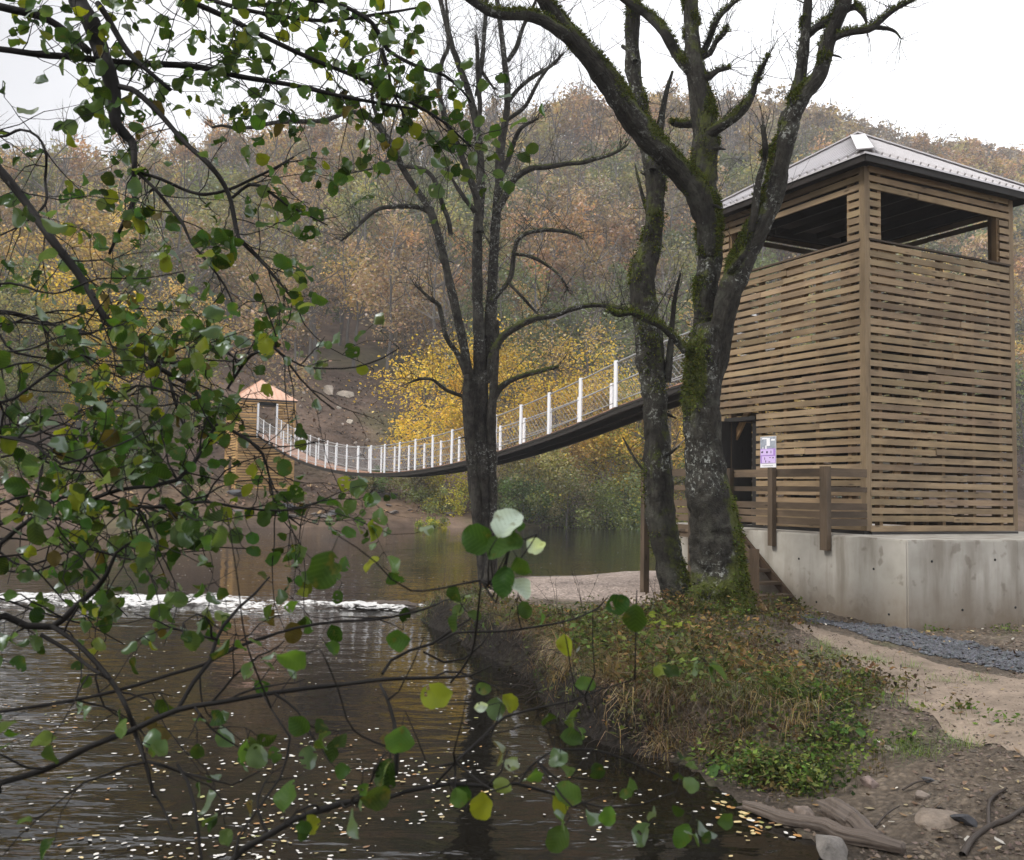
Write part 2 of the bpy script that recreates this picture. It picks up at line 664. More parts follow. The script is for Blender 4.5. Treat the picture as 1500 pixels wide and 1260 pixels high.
def ground_color(x, y, s, z):
    n1 = fb2(x, y, .9, 4, 1.0)[..., None]
    n2 = fb2(x, y, 3.5, 4, 7.0)[..., None]
    c = A([.130, .103, .078]) + np.zeros(x.shape + (3,))
    c = c * (1 + .35 * n1)
    tan = A([.215, .175, .135])
    k = sm(-.1, .5, n2 + .4 * n1) * .5
    c = c * (1 - k) + tan * k
    wet = (1 - sm(.05, .6, s))[..., None]
    c = c * (1 - .5 * wet)
    und_shade = ((1 - sm(.12, .4, s)) * sm(7.3, 8.0, y) * (1 - sm(16.5, 17.5, y)))[..., None]
    c = c * (1 - .75 * und_shade)  # shade of the bank undercut painted into the soil colour
    be = (sm(14.7, 15.6, y + .5 * fb2(x, y, 1.2, 3, 4.) - 1.6 * (x < 0) * np.abs(np.minimum(x, 0))) * sm(.1, .6, s) * (1 - sm(2.6, 3.6, x) * (y < 20)))[..., None]
    c = c * (1 - be) + A([.40, .325, .28]) * be
    mn = sm(.1, .45, n1 * .7 + n2 * .6 - .05) * (1 - be) * .55
    c = c * (1 - mn) + A([.055, .065, .022]) * mn
    return c


keep = (X > -200)
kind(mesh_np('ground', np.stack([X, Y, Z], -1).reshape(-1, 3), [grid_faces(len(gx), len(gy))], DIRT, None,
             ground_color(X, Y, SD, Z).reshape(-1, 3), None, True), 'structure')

# path: a trodden sheet over the ground, with a ragged edge
px_, py_ = np.arange(2, 8, .05), np.arange(5.2, 13.5, .05)
XX, YY = np.meshgrid(px_, py_)
pz = ground_h(XX, YY) + .008
dd = seg_dist(XX, YY, PATHL) + .16 * fb2(XX, YY, 2.2, 4, 4.0)
fc = grid_faces(len(px_), len(py_))
mk = (dd.ravel()[fc].mean(1) < np.interp(YY.ravel()[fc[:, 0]], [5.5, 7.8, 9.4, 10.5, 11.6], [1.15, .95, .58, .38, .25])) & (shore_dist(XX, YY).ravel()[fc].min(1) > .3)
pc = (A([.215, .170, .132]) * (1 + .25 * fb2(XX, YY, 1.4, 4, 9.)[..., None])).reshape(-1, 3)
fc = fc[mk]
us, inv = np.unique(fc, return_inverse=True)
PV = np.stack([XX, YY, pz], -1).reshape(-1, 3)[us]
kind(mesh_np('path', PV, [inv.reshape(-1, 4)], PATHM, None, pc[us], None, True), 'structure')

# river
def water_mat():
    t = NT('brown_river_water')
    p = t.pos()
    a = t.noise(t.maps(p, (.9, 2.0, 1)), 1.6, 3, .5, .3)
    b = t.noise(t.maps(p, (1.0, 1.5, 1)), 6.5, 3, .55, .4)
    h = t.math('ADD', t.math('MULTIPLY', a, 1.9), t.math('MULTIPLY', b, .17))
    gust = t.ramp(t.noise(p, .23, 2, .5), [(.40, .35), (.62, 1.0)])
    sp = t.n('ShaderNodeSeparateXYZ')
    t.l(p, sp.inputs[0])
    q = t.math('ADD', t.math('MULTIPLY', sp.outputs[0], .55), t.math('MULTIPLY', sp.outputs[1], .30))
    near = t.math('MULTIPLY', t.ramp(q, [(.12, 1.0), (.75, 0.)]), 6.0)
    h = t.math('MULTIPLY', h, t.math('ADD', gust, near))
    t.bump(h, .2, .05)
    big = t.noise(p, .25, 3)
    c = t.mix(big, (.0045, .004, .003), (.008, .007, .005))
    t.b.inputs['IOR'].default_value = 1.33
    return t.base(c, .04, .5)


mb = MB()
wx, wy = gax((-140, 141, 20)), gax((-40, 141, 12))
WX, WY = np.meshgrid(wx, wy)
kind(mesh_np('river', np.stack([WX, WY, WX * 0], -1).reshape(-1, 3), [grid_faces(len(wx), len(wy))], water_mat()), 'structure')

# far side: bank and hill in river coordinates (u across, v along)
RV = A([(-90, 30), (6, 38), (30, 46), (46, 52), (90, 66), (130, 72), (170, 74), (300, 80)], float)


def hill_h(u, v):
    rg = np.interp(v, RV[:, 0], RV[:, 1])
    t = np.clip((u - 60) / 92, 0, 1)
    n = fb2(u, v, .035, 3, 2.0)
    z = 2.0 + rg * (1 - (1 - t) ** 1.25) + 3.2 * n * sm(.05, .3, t) * rg / 60
    z = z - np.clip(u - 152, 0, 100) * .25
    sh = 51.0 + 1.3 * fb2(v, u * 0, .12, 3, 5.0) + .02 * np.clip(v - 20, 0, 200)
    lo = -1.2 + 1.7 * sm(-3, .7, u - sh) + 1.5 * sm(.3, 5.5, u - sh)
    b = sm(56, 62, u)
    return lo * (1 - b) + z * b + .25 * fb2(u, v, .5, 3) * sm(0, 3, u - sh)


def uv2xy(u, v):
    return u * EL[0] + v * ER[0], u * EL[1] + v * ER[1]


gu = gax((45, 80, .6), (80, 200, 2.0))
gv = gax((-110, -20, 4), (-20, 90, .8), (90, 330, 4))
U, V_ = np.meshgrid(gu, gv)
HX, HY = uv2xy(U, V_)
HZ = hill_h(U, V_)
n1 = fb2(U, V_, .3, 4, 1.)[..., None]
hc = A([.125, .088, .066]) * (1 + .5 * n1)
gr = sm(.05, .4, fb2(U, V_, .16, 3, 8.0))[..., None] * .55
hc = hc * (1 - gr) + A([.075, .078, .030]) * gr
hc = hc * (1 + .55 * np.clip(fb2(U, V_, .9, 3, 14.)[..., None], -1, 1))
shb = ((1 - sm(53.5, 57, U)) * sm(50, 52, U))[..., None]
hc = hc * (1 - shb) + A([.115, .078, .052]) * (1 + .45 * n1) * shb
kind(mesh_np('hillside', np.stack([HX, HY, HZ], -1).reshape(-1, 3), [grid_faces(len(gu), len(gv))[:, ::-1]], HILLM, None,
             hc.reshape(-1, 3), None, True), 'structure')


def hz(x, y):
    x, y = np.asarray(x, float), np.asarray(y, float)
    return hill_h(x * EL[0] + y * EL[1], x * ER[0] + y * ER[1])
# ------------------------------------------------------------------ watch towers
def slat_wall(mb, O, d, n, W, z0, z1, pitch, bd, th, holes=(), joints=4, jit=.004, tw=None):
    """horizontal boards along d starting at O, outward normal n, boards between z0 and z1, with openings (a0,a1,za,zb)"""
    z = z0 + bd / 2
    while z + bd / 2 <= z1 + 1e-6:
        segs = [(0.0, W)]
        for a0, a1, za, zb in holes:
            if z + bd * .35 > za and z - bd * .35 < zb:
                new = []
                for s0, s1 in segs:
                    if s1 <= a0 or s0 >= a1:
                        new.append((s0, s1))
                    else:
                        if a0 - s0 > .03:
                            new.append((s0, a0))
                        if s1 - a1 > .03:
                            new.append((a1, s1))
                segs = new
        for s0, s1 in segs:
            cuts = [s0]
            if s1 - s0 > 1.8 and rng.random() < .6:
                cuts.append(s0 + (s1 - s0) * rng.uniform(.3, .7))
            cuts.append(s1)
            for c0, c1 in zip(cuts[:-1], cuts[1:]):
                dz, do = rng.normal(0, jit * 1.4), rng.normal(0, .004)
                dz2 = dz + rng.normal(0, jit * .6)
                p0 = A([*(O + d * (c0 + .001) + n * do), z + dz])
                p1 = A([*(O + d * (c1 - .001) + n * do), z + dz2])
                t = rng.uniform(.86, 1.1)
                mb.beam(p0, p1, th, bd + rng.normal(0, .002), c=A([t, t * rng.uniform(.97, 1.02), t * rng.uniform(.93, 1.03)]))
        z += pitch


def hip_roof(mb, C0, hs, z_e, z_a, ribs):
    """pyramid of standing-seam metal: four thick sheets plus seams; C0 centre, hs half side"""
    cs = [C0 + EL * a * hs + ER * b * hs for a, b in ((-1, -1), (-1, 1), (1, 1), (1, -1))]
    ap = A([*C0, z_a])
    for i in range(4):
        a, b = cs[i], cs[(i + 1) % 4]
        a3, b3 = A([*a, z_e]), A([*b, z_e])
        dn = A([0, 0, -.03])
        V = [a3, b3, ap, a3 + dn, b3 + dn, ap + dn]
        mb.add(V, [A([[0, 1, 2], [3, 5, 4]]), A([[0, 3, 4, 1]])])
        for k in range(1, ribs):
            t = k / ribs
            e = a3 * (1 - t) + b3 * t
            m = 1 - abs(2 * t - 1)
            mid = (a3 + b3) / 2
            top = e + (ap - mid) * m
            nn = nrm(np.cross(b3 - a3, ap - a3))
            nn = nn if nn[2] > 0 else -nn
            if np.linalg.norm(top - e) > .1:
                mb.beam(e + nn * .016, top + nn * .016, .035, .045, up=nn)
    return cs, ap


C = A([5.27, 14.2])
SIDE = 3.4
BZ = CZ - .49                       # underside of the near tower's lowest board
near = thing('watch_tower', 'tall brown slatted timber tower with open lookout and pale metal roof on the concrete base', 'tower', (*C, BZ))
cor = [C, C + EL * SIDE, C + (EL + ER) * SIDE, C + ER * SIDE]
PT = .11
for i, c in enumerate(cor):
    mb = MB()
    s = (C + (EL + ER) * SIDE / 2 - c)
    s = nrm(s) * .04
    mb.beam(A([*(c + s), BZ - .0]), A([*(c + s), BZ + 5.5]), PT, PT, up=EL3, c=(.95, .95, .95))
    mb.build('corner_post', WOOD, near)
ZP = CZ + 3.90                      # parapet
ZH = CZ + 4.69                      # underside of the header boards
ZW = BZ + 5.53
pitch, bdw = .1292, .088
hole = (.32, SIDE - .32, ZP, ZH - .02)
for nm, O, d, n, extra in (('left', C, EL, -ER, [(2.36, 3.16, BZ - .1, CZ + 1.37)]), ('right', C, ER, -EL, []),
                           ('far', C + EL * SIDE, ER, EL, [(.95, 2.45, BZ + 2.95, ZH)]), ('side', C + ER * SIDE, EL, ER, [])):
    mb = MB()
    slat_wall(mb, O + n * .008 + d * .06, d, n, SIDE - .12, BZ, ZW, pitch, bdw, .034, [(a - .06, b - .06, c_, d_) for a, b, c_, d_ in [hole] + extra])
    if nm in ('far', 'side'):                               # walls behind the gaps tinted dark: inside shade put into the colour
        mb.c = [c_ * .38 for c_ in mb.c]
    # parapet cap board and the studs that show through the gaps
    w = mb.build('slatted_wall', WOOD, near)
    ms = MB()
    for k, a in enumerate((.32, .98, 1.7, 2.42, SIDE - .32)):
        top = ZP - .02 if 0 < k < 4 else ZW
        if nm == 'left' and k == 3:
            a = 2.3
        if nm == 'far' and 0 < k < 4:
            top = BZ + 2.8
        ms.beam(A([*(O + d * a - n * .055), BZ]), A([*(O + d * a - n * .055), top]), .07, .09, up=A([*n, 0]), c=(.5, .46, .4))  # studs tinted down: darkness of the gaps put into their colour
    if nm != 'far':
        a0, a1 = (.4, 2.9) if nm == 'right' else (3.1, 1.3)
        z0_ = BZ + 1.5 if nm == 'left' else BZ + .3
        p0, p1 = A([*(O + d * a0 - n * .14), z0_]), A([*(O + d * a1 - n * .14), BZ + 3.9])
        ms.beam(p0, p1, .04, .12, up=A([*n, 0]) * .0 + A([0, 0, 1]), c=(1.0, .92, .8))
    if nm == 'left':
        ms.beam(A([*(O + d * 1.56 - n * .04), CZ + 2.75]), A([*(O + d * 1.56 - n * .04), ZP - .05]), .5, .025, up=A([*n, 0]), c=(.98, .95, .9))
    if nm == 'right':
        ms.beam(A([*(O + d * .44 - n * .04), CZ + 3.2]), A([*(O + d * .44 - n * .04), ZP - .12]), .5, .025, up=A([*n, 0]), c=(1.1, 1.05, .9))
    so = sub(ms, 'wall_frame', WOODL, w, near)
    mc = MB()
    if nm != 'far':
        mc.beam(A([*(O + d * .06 + n * .012), ZP + .0]), A([*(O + d * (SIDE - .06) + n * .012), ZP + .0]), .06, .028, c=(.8, .8, .8))
    else:
        for s0, s1 in ((.06, .95), (2.45, SIDE - .06)):
            mc = MB()
            mc.beam(A([*(O + d * s0 + n * .012), ZP]), A([*(O + d * s1 + n * .012), ZP]), .06, .028, c=(.8, .8, .8))
            if s0 < 1:
                sub(mc, 'parapet_cap', WOODD, w, near)
    sub(mc, 'parapet_cap', WOODD, w, near)
CT = C + (EL + ER) * SIDE / 2
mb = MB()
mb.beam(A([*(CT - EL * 1.55), BZ + 2.89]), A([*(CT + EL * 1.55), BZ + 2.89]), 3.1, .06, c=(.5, .5, .5))  # floor tint lowered: interior shade put into the colour
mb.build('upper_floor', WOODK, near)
mb = MB()
for k in range(5):
    a = -1.4 + k * .7
    mb.beam(A([*(CT + ER * a - EL * 1.55), BZ + 2.78]), A([*(CT + ER * a + EL * 1.55), BZ + 2.78]), .06, .16)
mb.build('floor_joists', WOODK, near)
# flight inside, seen dark through the doorway
mb = MB()
pA, pB = C + EL * 2.6 + ER * .75, C + EL * .9 + ER * .75
for off in (0, .75):
    mb.beam(A([*(pA + ER * off), BZ + .1]), A([*(pB + ER * off), BZ + 2.7]), .06, .26)
for k in range(10):
    t = (k + .5) / 10
    q = pA * (1 - t) + pB * t
    mb.beam(A([*q, BZ + .1 + 2.6 * t]), A([*(q + ER * .75), BZ + .1 + 2.6 * t]), .24, .04)
mb.build('inner_flight', WOODK, near)
mb = MB()
for a in (2.40, 3.12):
    mb.beam(A([*(C + EL * a + ER * .05), BZ - .02]), A([*(C + EL * a + ER * .05), CZ + 1.36]), .07, .2, up=EL3)
mb.beam(A([*(C + EL * 2.36 + ER * .05), CZ + 1.33]), A([*(C + EL * 3.16 + ER * .05), CZ + 1.33]), .2, .07)
mb.beam(A([*(C + EL * 3.0 + ER * .06), BZ]), A([*(C + EL * 3.0 + ER * .72), BZ]), .04, .04)
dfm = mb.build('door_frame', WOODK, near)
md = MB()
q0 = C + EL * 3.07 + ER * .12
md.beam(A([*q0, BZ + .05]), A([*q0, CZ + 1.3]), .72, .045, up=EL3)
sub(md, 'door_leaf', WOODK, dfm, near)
mb = MB()
mb.beam(A([*(C + EL * 0), BZ - .04]), A([*(C + EL * SIDE), BZ - .04]), .1, .06)
mb.beam(A([*(C + ER * .06), BZ - .045]), A([*(C + ER * SIDE), BZ - .045]), .1, .05)
for k in range(5):
    q = C + ER * (.4 + k * .65)
    mb.beam(A([*(q + EL * .1), BZ - .05]), A([*(q + EL * 3.3), BZ - .05]), .07, .045)
mb.build('base_joists', WOODK, near)
mb = MB()
cs, ap = hip_roof(mb, CT, SIDE / 2 + .30, CZ + 5.10, CZ + 6.36, 24)
rf = mb.build('roof', ROOF, near)
mh = MB()
for c in cs:
    e = A([*c, CZ + 5.10])
    up = nrm(A([*(CT - c) * -.0, 1]))
    mh.beam(e + A([0, 0, .035]), ap + A([0, 0, .035]), .24, .018)
sub(mh, 'ridge_cap', ROOF, rf, near)
ml = MB()
for i in range(4):
    a, b = cs[i], cs[(i + 1) % 4]
    ci = A([*(a * .98 + CT * .02), CZ + 5.03])
    cj = A([*(b * .98 + CT * .02), CZ + 5.03])
    ml.beam(ci, cj, .03, .11, c=(.7, .6, .55))
    for k in range(1, 24):                                   # boarded soffit
        t = k / 24
        m = 1 - t
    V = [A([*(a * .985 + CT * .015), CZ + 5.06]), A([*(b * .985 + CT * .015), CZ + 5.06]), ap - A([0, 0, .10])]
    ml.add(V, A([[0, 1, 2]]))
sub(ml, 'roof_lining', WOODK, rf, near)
mb = MB()
for i in range(4):
    a, b = cor[i], cor[(i + 1) % 4]
    i0 = a + nrm(CT - a) * .13
    i1 = b + nrm(CT - b) * .13
    mb.beam(A([*i0, ZW - .07]), A([*i1, ZW - .07]), .08, .16)
for k in range(-2, 3):
    mb.beam(A([*(CT + ER * k * .62 - EL * 1.6), ZW - .02]), A([*(CT + ER * k * .62 + EL * 1.6), ZW - .02]), .05, .12)
mb.build('roof_beams', WOODK, near)

# notice on the tower wall
nl = A([*(C + EL * 2.055 - ER * .035), CZ + .75])
sg = thing('information_sign', 'upright lilac and white notice with a grey picture beside the dark tower doorway', 'sign', nl)


def on_wall(mb, a0, a1, z0, z1, off, th=.004):
    """flat box on the near tower's left wall: a from the sign's right edge (m) and z from its centre"""
    ca, cz = (a0 + a1) / 2, (z0 + z1) / 2
    q = C + EL * (1.865 + ca) - ER * (.032 + off)
    mb.beam(A([*q, CZ + .735 + cz - (z1 - z0) / 2]), A([*q, CZ + .735 + cz + (z1 - z0) / 2]), th, a1 - a0, up=EL3)


def signpart(name, m, rects, off, parent=None):
    for r in rects:
        mb = MB()
        on_wall(mb, *r, off)
        o = mb.build(name, m, sg) if parent is None else sub(mb, name, m, parent, sg)
    return o


pn = signpart('panel', PAPER, [(0, .38, -.26, .26)], 0, None)
signpart('photo_print', PHOTOG, [(.008, .372, .06, .255)], .005, pn)
signpart('photo_highlight', PAPER, [(.14, .22, .10, .235), (.02, .11, .185, .215), (.20, .33, .215, .24), (.22, .25, .05, .11), (.30, .315, .05, .09)], .008, pn)
signpart('lilac_field', PURPLE, [(.008, .372, -.19, .058)], .005, pn)
signpart('pictogram_band', LILAC, [(.06, .36, -.05, .045), (.015, .33, -.185, -.07)], .008, pn)
signpart('pictogram', INK, [(.31, .345, -.015, .01), (.30, .325, -.008, .016), (.19, .225, -.018, .014), (.105, .118, -.024, .02), (.255, .268, -.13, -.09), (.23, .245, -.175, -.14),
                            (.12, .15, -.10, -.088), (.05, .075, -.11, -.085), (.13, .17, -.172, -.16)], .011, pn)
signpart('small_print', INK, [(.30 - k * .028, .318 - k * .028, -.232, -.226) for k in range(9)], .005, pn)
q = C + EL * 3.27 - ER * .03
mb = MB()
mb.beam(A([*q, CZ + .72]), A([*q, CZ + .83]), .006, .10, up=EL3)
tag(mb.build('small_notice', PAPER, None, False, A([*q, CZ + .78])), 'small white square notice on the slats left of the dark doorway', 'notice')

# ------------------------------------------------------------------ concrete base under the tower
SZ = CZ - .543
s0 = C - ER * .82
slab = [s0 + EL * 3.75, s0 - EL * 1.42, A([6.87, 13.02]), A([9.7, 14.9]), C + ER * (SIDE + 1.3) + EL * 4.2, s0 + EL * 4.9 + ER * .9]
bs = thing('concrete_base', 'stained raw concrete plinth of angled faces carrying the slatted timber tower', 'foundation', (*slab[1], .3))
bm = bmesh.new()
top = [bm.verts.new((*(p - slab[1]), SZ - .3)) for p in slab]
bot = [bm.verts.new((*(p - slab[1]), -.6)) for p in slab]
bm.faces.new(top)
bm.faces.new(bot[::-1])
for i in range(len(slab)):
    j = (i + 1) % len(slab)
    bm.faces.new((bot[i], bot[j], top[j], top[i]))
bmesh.ops.recalc_face_normals(bm, faces=bm.faces)
bmesh.ops.bevel(bm, geom=[e for e in bm.edges], offset=.018, segments=2, affect='EDGES')
me = bpy.data.meshes.new('plinth')
bm.to_mesh(me)
bm.free()
me.materials.append(CONC)
po = bpy.data.objects.new('plinth', me)
col.objects.link(po)
po.parent = bs
for a, z in ((.55, -.42), (1.95, -.38), (3.1, -.36), (.3, -1.0), (1.6, -.98)):
    q = slab[1] + EL * a - ER * .001
    mb = MB()                                               # tie holes left by the formwork
    mb.tube([A([*(q + ER * .01), SZ + z]), A([*(q - ER * .004), SZ + z])], [.016, .016], 10)
    mb.build('tie_hole', BLACKM, bs)
d2 = nrm(slab[2] - slab[1])
n2_ = A([d2[1], -d2[0]])
for a, z in ((.38, -.28), (1.38, -.26), (.85, -.92), (1.7, -.9)):
    q = slab[1] + d2 * a
    mb = MB()
    mb.tube([A([*(q - n2_ * .01), SZ + z]), A([*(q + n2_ * .004), SZ + z])], [.017, .017], 10)
    mb.build('tie_hole', BLACKM, bs)

# ------------------------------------------------------------------ railing and landing on the river side
rl = thing('deck_railing', 'brown board railing along the concrete edge in front of the slatted tower doorway', 'railing', (*(s0 + EL * .2), SZ))
ZT = CZ + .44


def on_line(px, dn=.0):
    """where the sight line of a column meets the railing line along the concrete edge"""
    tt = (px - 750) / FOC
    # solve s0 - ER*dn + EL*t  with x = tt*y
    o = s0 - ER * dn
    t = (tt * o[1] - o[0]) / (EL[0] - tt * EL[1])
    return t


ts = [on_line(1210, .04), on_line(1132, .04), on_line(1070, .04)]
for t, dep in zip(ts, (.22, .22, .22)):
    mb = MB()
    q = s0 - ER * .045 + EL * t
    mb.beam(A([*q, SZ - dep]), A([*q, ZT]), .085, .14 if t < .5 else .1, up=EL3, c=(.75, .75, .75))
    mb.build('post', WOODD, rl)
rz = [(ZT - .085, .12), (ZT - .33, .075), (ZT - .58, .10), (ZT - .695, .09), (ZT - .81, .10)]
for z, h in rz:
    mb = MB()
    mb.beam(A([*(s0 + ER * .02 + EL * ts[0]), z]), A([*(s0 + ER * .02 + EL * ts[1]), z]), .03, h)
    mb.beam(A([*(s0 + ER * .02 + EL * (ts[1] + .0)), z - .002]), A([*(s0 + ER * .02 + EL * ts[2]), z - .002]), .028, h)
    q0 = s0 + ER * .035 + EL * ts[0]
    mb.beam(A([*q0, z + .003]), A([*(C - ER * .03 - EL * .03), z + .003]), .03, h, c=(.8, .8, .8))
    mb.build('rail', WOODD, rl)

ld = thing('timber_landing', 'raised brown timber landing with board railing and tall posts left of the thick mossy tree', 'landing', (*(s0 + EL * 2.4 - ER * .8), SZ - .1))
for t, zb in ((1.95, -.2), (3.25, ground_h(*[A([v]) for v in (s0 + EL * 3.25 - ER * .86)])[0] - .1)):
    mb = MB()
    q = s0 + EL * t - ER * .86
    mb.beam(A([*q, zb]), A([*q, ZT + (.0 if t < 3 else -.01)]), .11, .11, up=EL3, c=(.75, .75, .75))
    mb.build('post', WOODD, ld)
for z, h in rz + [(ZT - 1.02, .2)]:
    mb = MB()
    mb.beam(A([*(s0 + EL * 1.95 - ER * .79), z]), A([*(s0 + EL * 3.25 - ER * .79), z]), .03, h)
    mb.build('rail', WOODD, ld)
mb = MB()
for k in range(10):
    t = 1.98 + k * .13
    mb.beam(A([*(s0 + EL * t - ER * .02), SZ - .03]), A([*(s0 + EL * t - ER * .84), SZ - .03]), .12, .04)
mb.build('deck_boards', WOODD, ld)

stt = thing('timber_steps', 'dark open timber steps with pale side boards rising behind the thick mossy tree', 'stairs', (*(s0 - ER * .4 + EL * .1), .35))
nst = 7
b0 = s0 - ER * .05 + EL * .12
gz = .33
for k in range(nst):
    t = .50 + k * .235
    z = gz + .12 + k * (SZ - gz - .12) / (nst - .5)
    mb = MB()
    mb.beam(A([*(s0 + EL * t - ER * .06), z]), A([*(s0 + EL * t - ER * .74), z]), .27, .045, c=(.85, .85, .85))
    mb.build('tread', WOODD, stt)
for off, mt, hh in ((.035, WOODD, .13), (.77, WOOD, .24)):
    mb = MB()
    p0, p1 = s0 + EL * .38 - ER * off, s0 + EL * 1.95 - ER * off
    mb.beam(A([*p0, gz + .02]), A([*p1, SZ + .02]), .045, hh, c=(.8, .72, .66))
    mb.build('stringer', mt, stt)
mb = MB()
q = s0 + EL * .55 - ER * .84
mb.beam(A([*q, gz - .25]), A([*q, gz + 1.0]), .1, .1, up=EL3, c=(.95, .9, .85))
mb.build('newel_post', WOODD, stt)
mb = MB()
for z in (.55, .8):
    mb.beam(A([*(s0 + EL * .55 - ER * .80), gz + z]), A([*(s0 + EL * 1.95 - ER * .80), SZ + z - .25]), .03, .12, c=(1.0, .95, .9))
mb.build('handrail', WOODD, stt)

# ------------------------------------------------------------------ far tower
F0 = A([5.23, 18.0])                                    # middle of the near tower's river face
BL = 43.2                                               # bridge length
FC = F0 + EL * BL - ER * 1.7                            # far tower's near left corner
FB = CZ - .25
far = thing('bridge_tower', 'small honey coloured slatted tower with a salmon metal hip roof across the river', 'tower', (*FC, FB))
fcor = [FC, FC + EL * SIDE, FC + (EL + ER) * SIDE, FC + ER * SIDE]
FT = FC + (EL + ER) * SIDE / 2
for c in fcor:
    mb = MB()
    mb.beam(A([*(c + nrm(FT - c) * .05), FB]), A([*(c + nrm(FT - c) * .05), FB + 5.45]), .11, .11, up=EL3)
    mb.build('corner_post', WOODF, far)
FD = CZ + 3.0
for O, d, n, hs in ((FC, ER, -EL, [(1.2, 2.25, FD, FD + 1.9)]), (FC, EL, -ER, [(1.2, 2.2, FB + .2, FB + 2.0)]), (FC + EL * SIDE, ER, EL, [(.4, 3.0, FD + .9, FD + 1.9)]),
                    (FC + ER * SIDE, EL, ER, [(.4, 3.0, FD + .9, FD + 1.9)])):
    mb = MB()
    slat_wall(mb, O + n * .008 + d * .06, d, n, SIDE - .12, FB, FB + 5.4, .16, .108, .03, [(a - .06, b - .06, e, f) for a, b, e, f in hs])
    if n is not ER and np.dot(n, EL + ER) > 0:              # slats turned away tinted dark: shade inside the tower put into the colour
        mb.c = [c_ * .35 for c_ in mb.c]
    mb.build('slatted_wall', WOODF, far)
mb = MB()
mb.beam(A([*(FC + ER * 1.7 + EL * .15), FD - .08]), A([*(FC + ER * 1.7 + EL * 3.3), FD - .08]), 3.1, .08)
mb.build('upper_floor', WOODK, far)
mb = MB()
O = FC - EL * .03
for a in (1.17, 2.28):
    mb.beam(A([*(O + ER * a), FD - .1]), A([*(O + ER * a), FD + 1.95]), .11, .1, up=EL3)
mb.build('door_frame', WHITE, far)
mb = MB()
cs, ap = hip_roof(mb, FT, 1.80, FB + 5.46, FB + 6.75, 12)
rf = mb.build('roof', ROOFF, far)
ml = MB()
for i in range(4):
    a, b = cs[i], cs[(i + 1) % 4]
    ml.beam(A([*(a * .98 + FT * .02), FB + 5.40]), A([*(b * .98 + FT * .02), FB + 5.40]), .03, .1)
    ml.add([A([*(a * .985 + FT * .015), FB + 5.42]), A([*(b * .985 + FT * .015), FB + 5.42]), ap - A([0, 0, .1])], A([[0, 1, 2]]))
sub(ml, 'roof_lining', WOODK, rf, far)
mb = MB()
mb.beam(A([*(FT - EL * 1.9), FB - .35]), A([*(FT + EL * 1.9), FB - .35]), 3.9, .7)
mb.build('concrete_footing', CONC, far)

# ------------------------------------------------------------------ suspension footbridge
SL = 21.4


def bz(s):
    if s < 5:                                               # it levels off where it meets the near tower
        return CZ + float(np.interp(s, [0, 1.6, 2.8, 3.8, 5.0], [2.46, 2.44, 2.36, 2.23, 2.073]))
    return CZ + .66 + .00525 * (s - SL) ** 2


br = thing('suspension_footbridge', 'sagging suspension footbridge with white posts and wire mesh sides between the two slatted towers', 'bridge', (*F0, bz(0)))
ss = np.arange(0, BL + .01, .36)
mb = MB()
for s in np.arange(.1, BL, .15):
    q = F0 + EL * s
    dz = 2 * .00525 * (s - SL)
    t = rng.uniform(.85, 1.1)
    mb.beam(A([*(q - ER * .5), bz(s) - .03]), A([*(q + ER * .5), bz(s) - .03]), .14, .035, up=nrm(A([*(-EL * dz), 1])), c=(t, t, t))
mb.build('deck_boards', DECKM, br)
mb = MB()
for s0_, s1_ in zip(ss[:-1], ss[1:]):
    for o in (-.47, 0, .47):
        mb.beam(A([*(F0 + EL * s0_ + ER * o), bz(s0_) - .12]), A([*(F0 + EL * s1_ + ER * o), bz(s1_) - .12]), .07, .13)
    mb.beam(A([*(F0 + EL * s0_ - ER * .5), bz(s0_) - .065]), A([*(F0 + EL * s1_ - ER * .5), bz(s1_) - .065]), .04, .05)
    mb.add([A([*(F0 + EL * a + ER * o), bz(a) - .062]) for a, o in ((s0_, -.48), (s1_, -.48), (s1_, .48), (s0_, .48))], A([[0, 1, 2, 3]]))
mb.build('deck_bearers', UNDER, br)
PSP = 1.585
n_p = int((BL - .6) / PSP)
for sd in (-1, 1):
    for k in range(n_p + 1):
        s = .35 + k * PSP + (0 if sd < 0 else .25)
        if s > BL - .2:
            continue
        q = F0 + EL * s + ER * sd * .54
        mb = MB()
        lean = rng.normal(0, .008)
        mb.beam(A([*q, bz(s) - .04]), A([*(q + EL * lean), bz(s) + 1.06]), .035, .125, up=EL3)
        mb.build('post', WHITE, br)
for sd in (-1, 1):
    for nm, hgt, r in (('top_cable', 1.0, .020), ('middle_cable', .52, .011), ('low_cable', .08, .012)):
        sv = np.arange(0, BL + .1, .8)
        mb = MB()
        mb.tube([A([*(F0 + EL * s + ER * sd * .54), bz(s) + hgt]) for s in sv], [r] * len(sv), 6, cap=False)
        mb.build(nm, WIRE, br, True)
for sd in (-1, 1):
    mb = MB()
    for s in np.arange(0, BL - .5, .17):
        for sg_ in (-1, 1):
            a, b = s, s + .95
            if sg_ < 0:
                a, b = b, a
            b = min(b, BL)
            a = min(a, BL)
            p0 = A([*(F0 + EL * a + ER * sd * .535), bz(a) + .08])
            p1 = A([*(F0 + EL * b + ER * sd * .535), bz(b) + 1.0])
            mid = (p0 + p1) / 2
            mb.tube([p0, p1], [.0023, .0023], 3, cap=False)
    mb.build('wire_mesh', WIRE, br)
# ------------------------------------------------------------------ bare mossy trees on the near bank
def px_path(pts, d0, d1=None, wob=0.0):
    d1 = d0 if d1 is None else d1
    n = len(pts)
    out = []
    for i, p in enumerate(pts):
        t = i / max(1, n - 1)
        out.append(P(p[0], p[1], d0 * (1 - t) + d1 * t + (rng.normal(0, wob) if 0 < i else 0)))
    return A(out)


